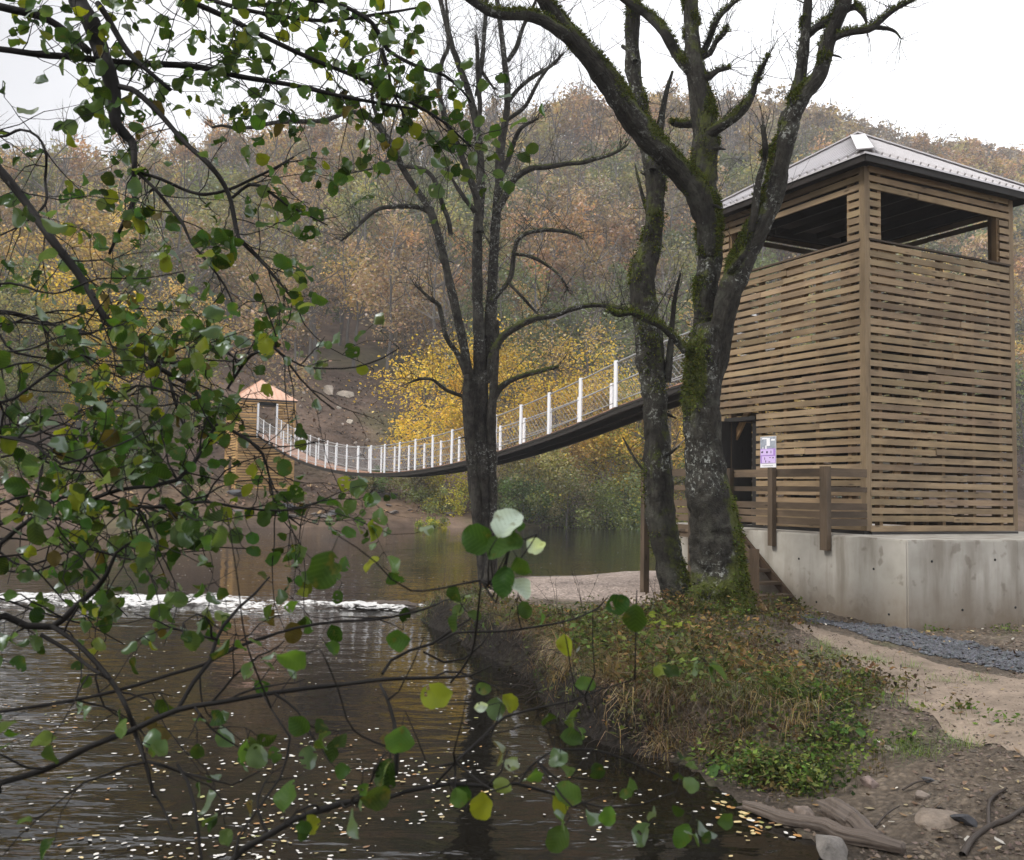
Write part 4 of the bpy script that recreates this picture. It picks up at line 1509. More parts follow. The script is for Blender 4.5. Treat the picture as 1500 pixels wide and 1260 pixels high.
AL = [  # points (photo px), widths px, depth start/end, root height on the trunk or None, (twigs per metre, twig length, leaf length)
    ([(106, -40), (113, 0), (133, 33), (147, 73), (160, 110), (167, 140), (171, 183), (193, 207), (197, 240), (196, 265), (197, 288), (185, 318), (172, 345), (160, 372)], [27, 27, 26, 25, 22, 19, 16, 13, 9, 7, 6, 6, 5, 4], 4.2, 3.9, 5.6, (6, (.12, .45), (.055, .08))),
    ([(-60, -5), (0, 10), (60, 25), (95, 45), (130, 75)], [12, 12, 12, 11, 10], 4.1, 4.1, 4.0, (7, (.15, .5), (.055, .08))),
    ([(-60, 66), (0, 72), (60, 80), (110, 84), (180, 92), (280, 97), (350, 112), (430, 125), (500, 141), (560, 152), (610, 160)], [8, 9, 10, 10, 10, 9, 8, 7, 6, 5, 3], 4.0, 4.4, 3.6, (15, (.15, .55), (.055, .085))),
    ([(143, 5), (155, 22), (180, 65), (200, 90), (222, 108), (250, 132)], [9, 9, 8, 8, 7, 6], 4.1, 4.0, None, (10, (.15, .5), (.055, .08))),
    ([(176, 127), (200, 135), (235, 168), (270, 208), (310, 245), (335, 285), (345, 330), (352, 352), (372, 372), (400, 402), (430, 440)], [8, 8, 8, 8, 8, 7, 7, 5, 5, 4, 3], 4.0, 3.6, None, (11, (.12, .5), (.05, .075))),
    ([(200, 252), (235, 262), (270, 278), (300, 285), (335, 278), (370, 262), (405, 245), (430, 230)], [5, 5, 5, 5, 5, 4, 4, 3], 3.9, 3.8, None, (10, (.12, .4), (.05, .08))),
    ([(198, 250), (225, 275), (250, 305), (268, 328), (280, 355), (305, 385), (330, 420), (345, 455)], [5, 5, 5, 5, 4, 4, 3, 3], 3.9, 3.5, None, (11, (.12, .4), (.05, .075))),
    ([(340, 290), (365, 270), (380, 272), (400, 285), (420, 300), (440, 310), (480, 330)], [5, 5, 5, 4, 4, 3, 2], 3.8, 3.7, None, (9, (.12, .4), (.05, .08))),
    ([(90, -40), (160, -15), (240, -10), (280, 3), (330, 25), (400, 60), (460, 88), (520, 112), (580, 140), (640, 172), (690, 215)], [9, 9, 9, 9, 8, 8, 7, 6, 5, 4, 3], 4.2, 4.6, None, (17, (.15, .55), (.055, .085))),
    ([(300, -60), (380, -30), (440, -5), (500, 8), (545, 34), (567, 72), (610, 97), (650, 110), (677, 133), (690, 150)], [8, 8, 8, 7, 7, 6, 6, 5, 4, 3], 4.4, 4.6, None, (13, (.15, .5), (.055, .085))),
    ([(250, -50), (290, -10), (350, 12), (420, 25), (480, 30), (560, 20), (620, 10)], [7, 7, 7, 6, 6, 5, 3], 4.5, 4.7, None, (15, (.15, .5), (.055, .085))),
    ([(560, 72), (568, 100), (575, 135), (590, 165), (588, 200)], [5, 5, 4, 4, 2], 4.5, 4.5, None, (6, (.1, .3), (.06, .085))),
    ([(-40, 180), (0, 200), (30, 190), (55, 200), (68, 228), (66, 262), (66, 300), (30, 330), (0, 345)], [4, 4, 4, 4, 4, 4, 4, 3, 3], 3.7, 3.4, None, (9, (.12, .4), (.05, .08))),
    ([(-60, 190), (0, 250), (40, 300), (75, 350), (110, 395), (130, 425), (150, 460), (180, 500), (205, 522), (240, 530), (275, 532), (300, 536)], [18, 17, 16, 16, 15, 14, 13, 12, 10, 8, 7, 5], 2.9, 2.7, 3.2, (8, (.12, .45), (.045, .075))),
    ([(205, 522), (225, 535), (247, 547), (277, 563), (300, 593), (320, 617), (345, 634), (367, 647), (385, 665), (395, 700), (405, 740), (440, 770)], [10, 9, 9, 8, 7, 7, 6, 6, 5, 4, 4, 3], 2.7, 2.5, None, (13, (.1, .4), (.045, .075))),
    ([(247, 550), (255, 583), (262, 605), (272, 630), (283, 645)], [6, 6, 5, 4, 3], 2.7, 2.6, None, (11, (.1, .35), (.045, .07))),
    ([(167, 585), (200, 565), (215, 566), (245, 572), (258, 578)], [4, 5, 5, 4, 4], 2.6, 2.6, None, (9, (.1, .35), (.045, .07))),
    ([(333, 570), (352, 540), (368, 520), (385, 512), (403, 510), (425, 535), (440, 555), (470, 585), (490, 600)], [5, 6, 6, 5, 5, 4, 4, 3, 3], 2.8, 2.7, None, (7, (.1, .35), (.045, .07))),
    ([(403, 512), (440, 535), (480, 540), (520, 538), (560, 525), (585, 510)], [4, 4, 3, 3, 3, 2], 2.7, 2.7, None, (4, (.1, .3), (.045, .065))),
    ([(-50, 835), (0, 797), (50, 757), (117, 737), (177, 717), (225, 712), (260, 703), (283, 680), (300, 650), (318, 622)], [9, 9, 8, 8, 8, 8, 8, 8, 7, 6], 2.3, 2.5, 2.0, (11, (.1, .4), (.045, .075))),
    ([(-50, 770), (0, 768), (50, 745), (100, 727), (167, 737), (233, 743), (300, 735), (340, 742), (383, 747), (440, 745), (500, 720)], [6, 6, 6, 6, 6, 6, 5, 5, 4, 3, 2], 2.4, 2.4, 1.9, (11, (.1, .4), (.045, .075))),
    ([(-50, 470), (0, 455), (60, 468), (120, 490), (160, 480), (200, 500), (230, 470)], [4, 4, 4, 4, 3, 3, 2], 2.6, 2.5, 2.5, (11, (.1, .4), (.045, .07))),
    ([(-60, 560), (0, 590), (40, 570), (80, 540), (120, 520), (150, 540), (190, 560)], [6, 6, 5, 5, 4, 3, 3], 2.3, 2.4, 2.3, (13, (.1, .4), (.045, .08))),
    ([(-60, 660), (0, 640), (50, 650), (90, 680), (150, 660), (200, 640), (240, 610)], [6, 6, 5, 5, 4, 3, 3], 2.1, 2.2, 2.2, (13, (.1, .4), (.045, .08))),
    ([(-50, 905), (7, 902), (40, 917), (77, 918), (110, 890), (140, 863), (157, 840), (170, 810), (200, 790)], [13, 13, 12, 12, 11, 10, 8, 6, 4], 2.2, 2.3, 1.7, (9, (.1, .35), (.045, .075))),
    ([(77, 918), (110, 940), (143, 973), (167, 1003), (187, 1040), (200, 1080), (213, 1117), (223, 1157), (237, 1180), (252, 1215)], [9, 9, 9, 9, 8, 8, 7, 6, 4, 3], 2.2, 1.9, None, (5, (.1, .35), (.045, .075))),
    ([(60, 930), (100, 953), (135, 980), (160, 995)], [8, 7, 7, 6], 2.2, 2.1, None, (4, (.1, .3), (.045, .07))),
    ([(-50, 1165), (0, 1147), (67, 1127), (133, 1093), (193, 1070), (260, 1040), (333, 1027), (400, 1015), (450, 1008), (500, 1003), (567, 995), (633, 993), (690, 990), (720, 975)], [12, 12, 11, 11, 10, 10, 9, 8, 8, 7, 7, 6, 4, 3], 1.9, 2.0, 1.2, (5, (.1, .32), (.045, .075))),
    ([(260, 1040), (283, 1000), (307, 970), (317, 937), (327, 917), (350, 890), (373, 870), (395, 845)], [8, 8, 8, 7, 7, 6, 5, 3], 1.95, 2.1, None, (6, (.1, .3), (.045, .075))),
    ([(-50, 1055), (0, 1043), (83, 1030), (167, 1013), (253, 987), (300, 973), (350, 947), (433, 920), (500, 910), (550, 908), (620, 893), (650, 880)], [6, 6, 6, 6, 6, 6, 6, 5, 5, 4, 4, 3], 2.05, 2.3, 1.3, (5, (.1, .32), (.045, .075))),
    ([(330, 1290), (343, 1258), (358, 1243), (393, 1223), (433, 1200), (500, 1177), (533, 1172), (567, 1147), (580, 1132), (581, 1100), (577, 1057), (568, 1025), (557, 1003)], [13, 13, 13, 12, 12, 11, 10, 10, 9, 8, 8, 7, 5], 1.6, 1.8, .9, (3.5, (.08, .25), (.05, .08))),
    ([(545, 1178), (570, 1168), (593, 1160), (660, 1148), (713, 1152), (757, 1148), (800, 1160), (833, 1170), (883, 1183), (940, 1178), (990, 1160)], [9, 9, 8, 7, 7, 6, 5, 4, 3, 3, 2], 1.68, 1.8, None, (6, (.06, .2), (.05, .075))),
    ([(637, 1150), (667, 1117), (707, 1080), (740, 1050), (787, 1037), (833, 1028), (880, 1010), (930, 995)], [5, 5, 5, 5, 4, 4, 3, 2], 1.7, 1.85, None, (4.5, (.06, .2), (.045, .07))),
    ([(760, 1148), (775, 1125), (787, 1115), (817, 1098), (867, 1098), (917, 1113), (967, 1137), (1010, 1152), (1060, 1160)], [4, 4, 4, 4, 4, 3, 3, 2, 2], 1.72, 1.9, None, (5, (.06, .2), (.05, .075))),
    ([(560, 987), (573, 967), (600, 953), (633, 943), (667, 920), (687, 908), (700, 895)], [6, 6, 5, 5, 4, 3, 2], 2.0, 2.1, None, (3, (.08, .2), (.045, .07))),
    ([(640, 942), (667, 927), (733, 925), (793, 917), (840, 907), (877, 890), (890, 875)], [4, 4, 4, 4, 3, 3, 2], 2.0, 2.1, None, (4, (.06, .2), (.045, .075))),
    ([(620, 955), (650, 970), (680, 965), (705, 945), (715, 930)], [4, 4, 4, 3, 2], 2.0, 2.05, None, (2, (.06, .2), (.045, .07))),
    ([(343, 1258), (350, 1225), (385, 1175), (410, 1140), (425, 1080), (405, 1050), (380, 1010)], [6, 5, 5, 4, 4, 3, 2], 1.65, 1.8, None, (4, (.08, .25), (.045, .075))),
    ([(260, 1120), (275, 1145), (285, 1180), (290, 1215), (295, 1260), (300, 1300)], [5, 6, 6, 6, 6, 6], 1.8, 1.7, None, (2, (.08, .25), (.045, .07))),
    ([(213, 1115), (240, 1122), (262, 1130), (300, 1140), (340, 1150), (380, 1130)], [6, 6, 5, 4, 3, 3], 1.9, 1.85, None, (3, (.08, .25), (.045, .07))),
    ([(660, 1000), (690, 960), (700, 900), (705, 850), (712, 815)], [4, 4, 4, 3, 3], 1.9, 1.75, None, (2, (.06, .16), (.05, .075))),
]
for _ in range(17):                                          # further thin limbs crossing behind the traced ones
    y0 = rng.uniform(440, 860)
    x1 = rng.uniform(130, 370) if y0 < 800 else rng.uniform(120, 300)
    n_ = 6
    xs = np.linspace(-50, x1, n_)
    ys = y0 + np.cumsum(rng.normal(rng.uniform(-8, 14), 16, n_))
    dd0 = rng.uniform(2.3, 2.95)
    AL.append(([(float(a), float(b)) for a, b in zip(xs, ys)], [5, 2], dd0, dd0 + rng.uniform(-.2, .2), float(rng.uniform(1.5, 3)), (5, (.1, .4), (.05, .08))))
ALLP = []
for pts, w, d0, d1, root, (pm, tl, ll) in AL:
    b, lm = MB(), MB()
    p = px_path(pts, d0, d1, .03)
    w = np.interp(np.linspace(0, 1, len(pts)), np.linspace(0, 1, len(w)), w)
    r = w * p[:, 1] / FOC / 2 * (1 if d0 > 3 else .8)
    if root is not None:
        q = tr(root)
        mid = (q + p[0]) / 2 + A([0, 0, .05])
        p = np.concatenate([[q, mid], p])
        r = np.concatenate([[r[0] * 1.4, r[0] * 1.15], r])
    b.tube(p, r, 8, .14, 14, .035, kn=.2, seed=rng.uniform(0, 40))
    pp, rr = resample(p, r, .035)
    ALLP.append(pp)
    if root is not None:
        vis = pp[:, 0] > -1.05 * pp[:, 1] * .536
        pp, rr = pp[vis], rr[vis]
    if len(pp) > 3:
        dens = (1.75 if pts[-1][0] > 480 else 1.3) if d0 > 3 else (1.95 if min(q_[1] for q_ in pts) < 800 else 1.3)
        twiggy(b, lm, pp, rr, pm * dens, tl, (1, 5) if d0 > 3 else ((2, 6) if min(q_[1] for q_ in pts) < 800 else (1, 5)), A(ll) * A([.68, .95]) * (1.08 if d0 > 3 else .74))
    br_ = b.build('branch', ALDERB, al, True)
    if lm.n:
        sub(lm, 'leaves', ALEAF, br_, al, True)
# a few single large leaves the photo shows plainly, on short stalks of the lower twigs
BIGL = [(740, 800, 1.55, .10, 200), (700, 790, 1.6, .09, 160), (738, 850, 1.6, .085, 260), (765, 830, 1.6, .07, 300), (742, 765, 1.55, .09, 60), (785, 800, 1.6, .06, 330), (905, 885, 1.75, .075, 20), (930, 905, 1.75, .08, 265), (583, 938, 1.75, .075, 190),
        (858, 1003, 1.8, .06, 170), (780, 1135, 1.55, .065, 240), (425, 965, 1.5, .09, 200), (640, 1018, 1.6, .085, 190), (585, 1085, 1.6, .08, 260), (475, 835, 1.5, .10, 250), (875, 1130, 1.7, .05, 280), (890, 1195, 1.6, .055, 250),
        (50, 530, 1.2, .09, 240), (90, 630, 1.25, .085, 200), (40, 660, 1.2, .09, 170), (320, 785, 1.6, .06, 260), (155, 475, 1.5, .09, 20), (500, 1130, 1.7, .06, 200), (830, 945, 1.8, .07, 280), (705, 1035, 1.75, .04, 190), (672, 1168, 1.6, .05, 300)]
AP = np.concatenate(ALLP)
PALE = {(742, 765), (785, 800), (762, 862), (705, 1035)}
BIGL += [(762, 862, 1.6, .07, 310), (755, 772, 1.56, .05, 20)]
for x, y, d, L, ang in BIGL:
    b, lm = MB(), MB()
    L *= .55 if d < 1.4 else .7
    p = P(x, y, d)
    a = R(ang)
    dd = nrm(A([math.cos(a), rng.normal(0, .35), math.sin(a)]))
    st_ = p - dd * L * .45
    near_ = AP[np.argmin(np.linalg.norm(AP - st_, axis=1))]        # its twig springs from the nearest limb
    if np.linalg.norm(near_ - st_) > .42:
        continue
    mid_ = (st_ + near_) / 2 + A([0, 0, -.04])
    b.tube(A([st_, st_ - dd * .025, (st_ - dd * .03 + mid_) / 2, mid_, near_]), [.0009, .0010, .0012, .0015, .0022], 5, step=.03, cap=False)
    leaves(lm, A([st_]), A([dd]), A([[rng.normal(0, .5), -1.0, rng.normal(.2, .5)]]), A([L * .9]), A([[.42, .50, .44]]) if (x, y) in PALE else leaf_tint(1) * 1.15)
    br_ = b.build('twig', ALDERB, al, True)
    sub(lm, 'leaf', ALEAF, br_, al, True)
# ------------------------------------------------------------------ wooded far bank
PAL = {'rust': (.36, .21, .115), 'brown': (.30, .215, .145), 'olive': (.255, .235, .105), 'ochre': (.42, .30, .125), 'grey': (.26, .225, .195), 'green': (.125, .15, .062), 'yellow': (.60, .43, .07),
       'lime': (.26, .25, .05)}


def crown_np(cen, rx, rz, n, size, colr, clumps, r_=rng, var=.35, flat=.8):
    """leaf sprays gathered in clumps through a crown"""
    m = clumps
    u = nrm(r_.normal(0, 1, (m, 3)))
    rad = r_.uniform(.15, 1, (m, 1)) ** .5
    cc = u * rad * A([rx, rx, rz])
    cr = r_.uniform(.18, .42, m) * min(rx, rz)
    cb = r_.uniform(.7, 1.3, (m, 1)) * np.where(r_.random((m, 1)) < .15, .6, 1)
    ci = r_.integers(0, m, n)
    p = cc[ci] + r_.normal(0, 1, (n, 3)) * cr[ci][:, None] * .62 + cen
    a = nrm(r_.normal(0, 1, (n, 3)) * A([1, 1, .6]))
    b = nrm(np.cross(a, r_.normal(0, 1, (n, 3))))
    s = size * r_.uniform(.5, 1.35, (n, 1))
    V = np.stack([p - a * s * .62, p + b * s * .36, p + a * s * .62, p - b * s * .36], 1).reshape(-1, 3)
    c = A(colr) * cb[ci] * r_.uniform(1 - var, 1 + var, (n, 1)) * r_.uniform(.9, 1.1, (n, 3))
    return V, np.repeat(c, 4, 0)


def far_trunk(mb, base, h, r, nb=7, lean=.08, k=5, curve=.05):
    top = base + A([rng.normal(0, lean) * h, rng.normal(0, lean) * h, h])
    t = np.linspace(0, 1, 6)[:, None]
    q = base * (1 - t) + top * t + rng.normal(0, curve * h * .5, (6, 3)) * t * (1 - t) * 2 * A([1, 1, 0])
    mb.tube(q, np.linspace(r, r * .18, 6), k, cap=False)
    for _ in range(nb):
        i = rng.integers(2, 6)
        d = nrm(rng.normal(0, 1, 3) * A([1, 1, .2]) + A([0, 0, .75]))
        l = h * rng.uniform(.18, .42)
        p0 = q[i]
        p1 = p0 + d * l * .5
        p2 = p1 + nrm(d + A([0, 0, .35]) + rng.normal(0, .2, 3)) * l * .5
        mb.tube([p0, p1, p2], [r * .32, r * .2, r * .06], 4, cap=False)
        for _ in range(2):
            d2 = nrm(d + rng.normal(0, .6, 3))
            mb.tube([p1, p1 + d2 * l * .4], [r * .12, r * .04], 3, cap=False)


cand = []
for u in np.arange(58.5, 158, 4.3):
    for v in np.arange(-60, 240, 4.3):
        uu, vv = u + rng.uniform(-1.9, 1.9), v + rng.uniform(-1.9, 1.9)
        x, y = uv2xy(uu, vv)
        az = math.degrees(math.atan2(x, y))
        if abs(az) > 35:
            continue
        if uu < 78 and 2 < vv < 31 - (uu - 58) * .25:
            if rng.random() > .10:
                continue
        if uu < 64 and vv < 34:
            continue
        cand.append((uu, vv, x, y))
fv, fc_, tk = [], [], MB()
near_tree = []
for uu, vv, x, y in cand:
    z = float(hz(A([x]), A([y]))[0])
    dist = math.hypot(x, y)
    n_ = float(fb2(A([uu]), A([vv]), .045, 3, 21.)[0])
    n2 = float(fb2(A([uu]), A([vv]), .11, 2, 33.)[0]) + rng.normal(0, .22)
    hi = (uu - 60) / 92
    if n2 > .30:
        k = 'rust' if hi > .25 else 'ochre'
    elif n2 > -.02:
        k = 'ochre' if n_ > .05 else 'brown'
    elif n2 > -.22:
        k = 'olive' if hi < .75 else 'brown'
    elif n2 > -.34:
        k = 'grey'
    else:
        k = 'green' if hi < .6 else 'grey'
    h = rng.uniform(8, 13) * (.8 if hi > .85 else 1)
    near_tree.append((dist, uu, vv, x, y, z, h, k, hi))
near_tree.sort()
N_IND = 60
for i, (dist, uu, vv, x, y, z, h, k, hi) in enumerate(near_tree):
    rx, rz = h * rng.uniform(.24, .36), h * rng.uniform(.30, .40)
    cen = A([x, y, z + h * .66])
    bare = k == 'grey'
    n = int(np.clip(1.3e5 / dist, 600, 2200) * (.22 if bare else 1.0))
    sz = .0032 * dist * (.8 if bare else 1)
    kc = A(PAL[k]) * (1 - .45 * sm(.3, .9, hi)) + A([.225, .165, .145]) * .45 * sm(.3, .9, hi)  # crowns greyed with height: haze of the ridge put into the colour
    V, c = crown_np(cen, rx, rz, n, sz, kc * rng.uniform(.6, 1.3), rng.integers(9, 18))
    if i < N_IND:
        words_ = {'rust': 'hazy rust red', 'brown': 'hazy brown', 'olive': 'hazy olive green', 'ochre': 'hazy ochre', 'grey': 'hazy bare grey', 'green': 'hazy dark green'}[k]
        rt = thing('hillside_tree', words_ + ' tree low on the wooded hillside beyond the river', 'tree', (x, y, z - .3), words_.split(' ', 1)[1] + ' trees low on the far hillside')
        m_ = MB()
        far_trunk(m_, A([x, y, z - .3]), h, .018 * h, 9 if not bare else 18)
        m_.build('trunk', FTRUNK, rt)
        mesh_np('crown', V - A([x, y, z - .3]), [np.arange(len(V)).reshape(-1, 4)], FOL, None, c, rt)
    else:
        fv.append(V)
        fc_.append(c)
        far_trunk(tk, A([x, y, z - .4]), h * 1.06, .016 * h, 7 if not bare else 18, k=4)
# understorey, so the slope does not read as bare earth
for _ in range(900):
    uu, vv = rng.uniform(58, 150), rng.uniform(-50, 230)
    x, y = uv2xy(uu, vv)
    if abs(math.atan2(x, y)) > R(34) or (uu < 76 and 2 < vv < 30):
        continue
    z = float(hz(A([x]), A([y]))[0])
    dist = math.hypot(x, y)
    k = rng.choice(['brown', 'olive', 'ochre', 'green', 'rust'])
    V, c = crown_np(A([x, y, z + 1.0]), rng.uniform(1.2, 2.6), rng.uniform(.8, 1.8), 160, .0042 * dist, PAL[k], 8)
    fv.append(V)
    fc_.append(c)
for _ in range(240):
    uu, vv = rng.uniform(53.5, 62), rng.uniform(-45, 75)
    if 8 < vv < 20 and uu > 55:
        continue
    x, y = uv2xy(uu, vv)
    z = float(hz(A([x]), A([y]))[0])
    k = rng.choice(['brown', 'olive', 'olive', 'green', 'brown'])
    V, c = crown_np(A([x, y, z + .3]), rng.uniform(.5, 1.3), rng.uniform(.3, .7), 90, .16, A(PAL[k]) * .55, 6)
    fv.append(V)
    fc_.append(c)
FV, FCc = np.concatenate(fv), np.concatenate(fc_)
fa = np.arange(len(FV)).reshape(-1, 4)
TV = np.concatenate(tk.v)
tf = [f + len(FV) for f in tk.f]
nf = sum(len(f) for f in tf)
wd = mesh_np('woodland', np.concatenate([FV, TV]), [fa] + tf, [FOL, FTRUNK], None, np.concatenate([FCc, np.ones_like(TV)]), None, False, None,
             np.concatenate([np.zeros(len(fa)), np.ones(nf)]))
kind(wd, 'stuff')
wd['label'] = 'hazy autumn woodland covering the hill beyond the river'
wd['category'] = 'woodland'

# trees and bushes one can tell apart along the far bank
def far_tree(name, label, px, py_base, dist, h, rx, rz, k, n, sz, zc=.62, clumps=26, cat='tree', nb=9, r=.02, mixk=None, zoff=None):
    p = P(px, py_base, dist)
    z = float(hz(A([p[0]]), A([p[1]]))[0]) if zoff is None else zoff
    base = A([p[0], p[1], z - .2])
    rt = thing(name, label, cat, base)
    m_ = MB()
    far_trunk(m_, base, h, r * h, nb)
    m_.build('trunk' if cat == 'tree' else 'stem', FTRUNK, rt)
    n, sz = int(n * 2.6), sz * .66
    if 'yellow' in (k, mixk):
        rx, rz, n = rx * 1.12, rz * 1.1, int(n * 1.2)
    V, c = crown_np(base + A([0, 0, h * zc]), rx, rz, n, sz, PAL[k], clumps)
    if mixk:
        V2, c2 = crown_np(base + A([0, 0, h * zc * .8]), rx * .9, rz * .9, n // 2, sz, PAL[mixk], clumps)
        V, c = np.concatenate([V, V2]), np.concatenate([c, c2])
    if cat == 'bush':
        c = c * A([.66, .84, .62])
    mesh_np('crown' if cat == 'tree' else 'foliage', V - base, [np.arange(len(V)).reshape(-1, 4)], FOL, None, c, rt)


FB_ = [
    ('bush', 'grey green shrub below the bridge deck just right of the many stemmed trunk', 745, 735, 58, 3.2, 1.9, 1.4, 'green', 1400, .18, .5, 18, 'bush', 10, .02, 'olive'),
    ('bush', 'olive shrub below the middle of the dark bridge underside', 800, 720, 59, 3.6, 2.2, 1.6, 'olive', 1400, .18, .5, 18, 'bush', 10, .02, 'green'),
    ('bush', 'green shrub below the bridge nearest the leaning mossy trunk', 875, 715, 59.5, 3.8, 2.2, 1.7, 'green', 1400, .18, .5, 18, 'bush', 10, .02, 'lime'),
    ('bush', 'pale olive shrub behind the landing post under the bridge', 925, 730, 59, 3.4, 1.9, 1.5, 'lime', 1400, .18, .5, 18, 'bush', 10, .02, 'olive'),
    ('olive_tree', 'low olive and yellow tree below the bridge between the two bank trees', 790, 700, 58, 5.0, 2.8, 2.0, 'olive', 1800, .24, .6, 26, 'tree', 9, .02, 'lime'),
    ('yellow_tree', 'golden tree above the bridge close behind the tallest white posts', 880, 690, 63, 12, 3.0, 4.2, 'yellow', 1800, .25, .66, 26, 'tree', 9, .018, 'ochre'),
    ('yellow_tree', 'bright yellow tree standing just left of the many stemmed bare tree', 638, 700, 59, 9.0, 2.9, 4.0, 'yellow', 2600, .24, .62, 30),
    ('yellow_tree', 'tall yellow tree behind the many stemmed bare trunk above the bridge', 700, 690, 60, 11.0, 2.6, 4.4, 'yellow', 2000, .24, .6, 26),
    ('yellow_tree', 'loose golden tree rising above the bridge between the two bank trees', 815, 680, 62, 12.5, 3.3, 5.2, 'ochre', 2400, .25, .6, 30, 'tree', 12, .016, 'yellow'),
    ('yellow_tree', 'gold and green tree seen left of the leaning mossy trunk', 915, 690, 61, 9.5, 2.4, 3.6, 'lime', 2200, .25, .62, 28, 'tree', 9, .02, 'yellow'),
    ('yellow_tree', 'orange yellow tree seen between the leaning trunk and the thick mossy tree', 990, 690, 60, 10.5, 2.6, 4.2, 'ochre', 2000, .25, .6, 26, 'tree', 9, .02, 'yellow'),
    ('green_tree', 'dull green tree low behind the underside of the bridge', 985, 720, 58, 7.5, 2.8, 2.8, 'green', 1800, .24, .5, 22, 'tree', 7, .02, 'lime'),
    ('yellow_tree', 'yellow tree glowing behind the alder leaves on the far left', 115, 690, 60, 10.5, 2.8, 4.4, 'yellow', 2200, .25, .6, 26, 'tree', 9, .02, 'olive'),
    ('olive_tree', 'dark olive tree behind the far left alder leaves', 25, 700, 58, 10, 3.2, 4.2, 'olive', 2200, .25, .55, 26, 'tree', 9, .02, 'green'),
    ('ochre_tree', 'ochre tree close behind the left side of the small far tower', 265, 690, 64, 10, 3.0, 4.2, 'ochre', 2200, .25, .6, 26, 'tree', 9, .02, 'olive'),
    ('bush', 'dark green bush at the far waterline right of the many stemmed tree', 765, 770, 57, 3.2, 2.2, 1.5, 'green', 1500, .19, .5, 18, 'bush', 8, .02, 'olive'),
    ('bush', 'brown twiggy bush hanging over the far waterline below the bridge', 830, 770, 57.5, 4.0, 2.4, 1.9, 'brown', 1500, .19, .5, 18, 'bush', 16, .018, 'olive'),
    ('bush', 'green and yellow bush at the far waterline left of the landing post', 890, 770, 58, 4.2, 2.2, 1.9, 'olive', 1600, .19, .5, 18, 'bush', 10, .018, 'lime'),
    ('bush', 'low dark bush at the far waterline beside the landing post', 940, 772, 57, 3.0, 2.0, 1.4, 'green', 1300, .19, .5, 16, 'bush', 8, .02, 'olive'),
    ('bush', 'golden bush below the bridge just left of the many stemmed trunk', 655, 745, 57, 3.0, 1.9, 1.3, 'yellow', 1200, .19, .5, 16, 'bush', 8, .02, 'olive'),
    ('bush', 'small yellow green bush at the water edge on the far bank', 633, 772, 53.5, 1.4, .9, .6, 'lime', 700, .14, .5, 10, 'bush', 6, .02, 'yellow'),
    ('bush', 'dark bush on the far bank under the lowest part of the bridge', 545, 725, 58, 1.9, 1.7, .8, 'green', 1000, .18, .5, 14, 'bush', 8, .02, 'brown'),
    ('bush', 'brown bush on the far bank below the bridge right of the log', 605, 740, 57.5, 2.2, 1.6, 1.0, 'brown', 1000, .18, .5, 14, 'bush', 12, .02, 'olive'),
    ('bush', 'dark bush on the far bank behind the alder leaves at left', 190, 735, 56.5, 2.6, 2.0, 1.2, 'green', 1200, .18, .5, 14, 'bush', 8, .02, 'olive'),
    ('bush', 'low olive bush at the waterline on the far left', 60, 745, 54.5, 2.2, 2.2, 1.0, 'olive', 1200, .18, .5, 14, 'bush', 8, .02, 'brown'),
]
for a in FB_:
    far_tree(*a)
# slim dark trunks standing on the cleared slope beyond the far tower
for px, pyb, d, h, lab in ((517, 545, 82, 11, 'slim grey tree trunk on the cleared slope right of the small far tower'), (452, 560, 80, 12, 'slim pale tree trunk rising behind the roof of the small far tower'),
                           (655, 600, 78, 12, 'thin dark bare tree on the slope behind the left yellow tree'), (880, 560, 84, 13, 'dark bare tree on the slope above the bridge posts')):
    p = P(px, pyb, d)
    z = float(hz(A([p[0]]), A([p[1]]))[0])
    rt = thing('slim_bare_tree', lab, 'tree', (p[0], p[1], z - .3))
    m_ = MB()
    far_trunk(m_, A([p[0], p[1], z - .3]), h, .17, 16, .03)
    m_.build('trunk', FTRUNK, rt)


# ------------------------------------------------------------------ stones, logs
def rock_mesh(p, sx, sy, szz, rot, seed, flat=.0):
    r_ = np.random.default_rng(seed)
    bm = bmesh.new()
    for q in nrm(r_.normal(0, 1, (16, 3))) * r_.uniform(.8, 1.0, (16, 1)):
        bm.verts.new(q)
    bmesh.ops.convex_hull(bm, input=bm.verts)
    for v in [v for v in bm.verts if not v.link_faces]:
        bm.verts.remove(v)
    bmesh.ops.bevel(bm, geom=list(bm.edges), offset=.05, segments=1, affect='EDGES')
    bmesh.ops.triangulate(bm, faces=bm.faces)
    bmesh.ops.subdivide_edges(bm, edges=bm.edges, cuts=2, use_grid_fill=True)
    bmesh.ops.triangulate(bm, faces=bm.faces)
    V = A([v.co for v in bm.verts])
    F = A([[v.index for v in f.verts] for f in (bm.verts.index_update() or bm.faces)])
    bm.free()
    V = V * (1 + .06 * fbm(V * 2.5 + seed, 4)[:, None])
    V = V * A([sx, sy, szz])
    ax, ay, az = rot
    Rm = A((Matrix.Rotation(az, 3, 'Z') @ Matrix.Rotation(ay, 3, 'Y') @ Matrix.Rotation(ax, 3, 'X')))
    return V @ Rm.T, F


def rock(name, label, loc, size, rot, colr, seed, cat='rock', group=None):
    V, F = rock_mesh(loc, *size, rot, seed)
    o = mesh_np(name, V, [F], ROCKM, None, np.broadcast_to(A(colr), V.shape) * (1 + .25 * fbm(V * 9 + seed, 3)[:, None]), None, False, tuple(float(a) for a in loc))
    return tag(o, label, cat, group)


def on_ground(px, py):
    z = .2
    for _ in range(12):
        g = G(px, py, z)
        z = max(float(ground_h(A([g[0]]), A([g[1]]))[0]), 0.0)
    return A([g[0], g[1], z])


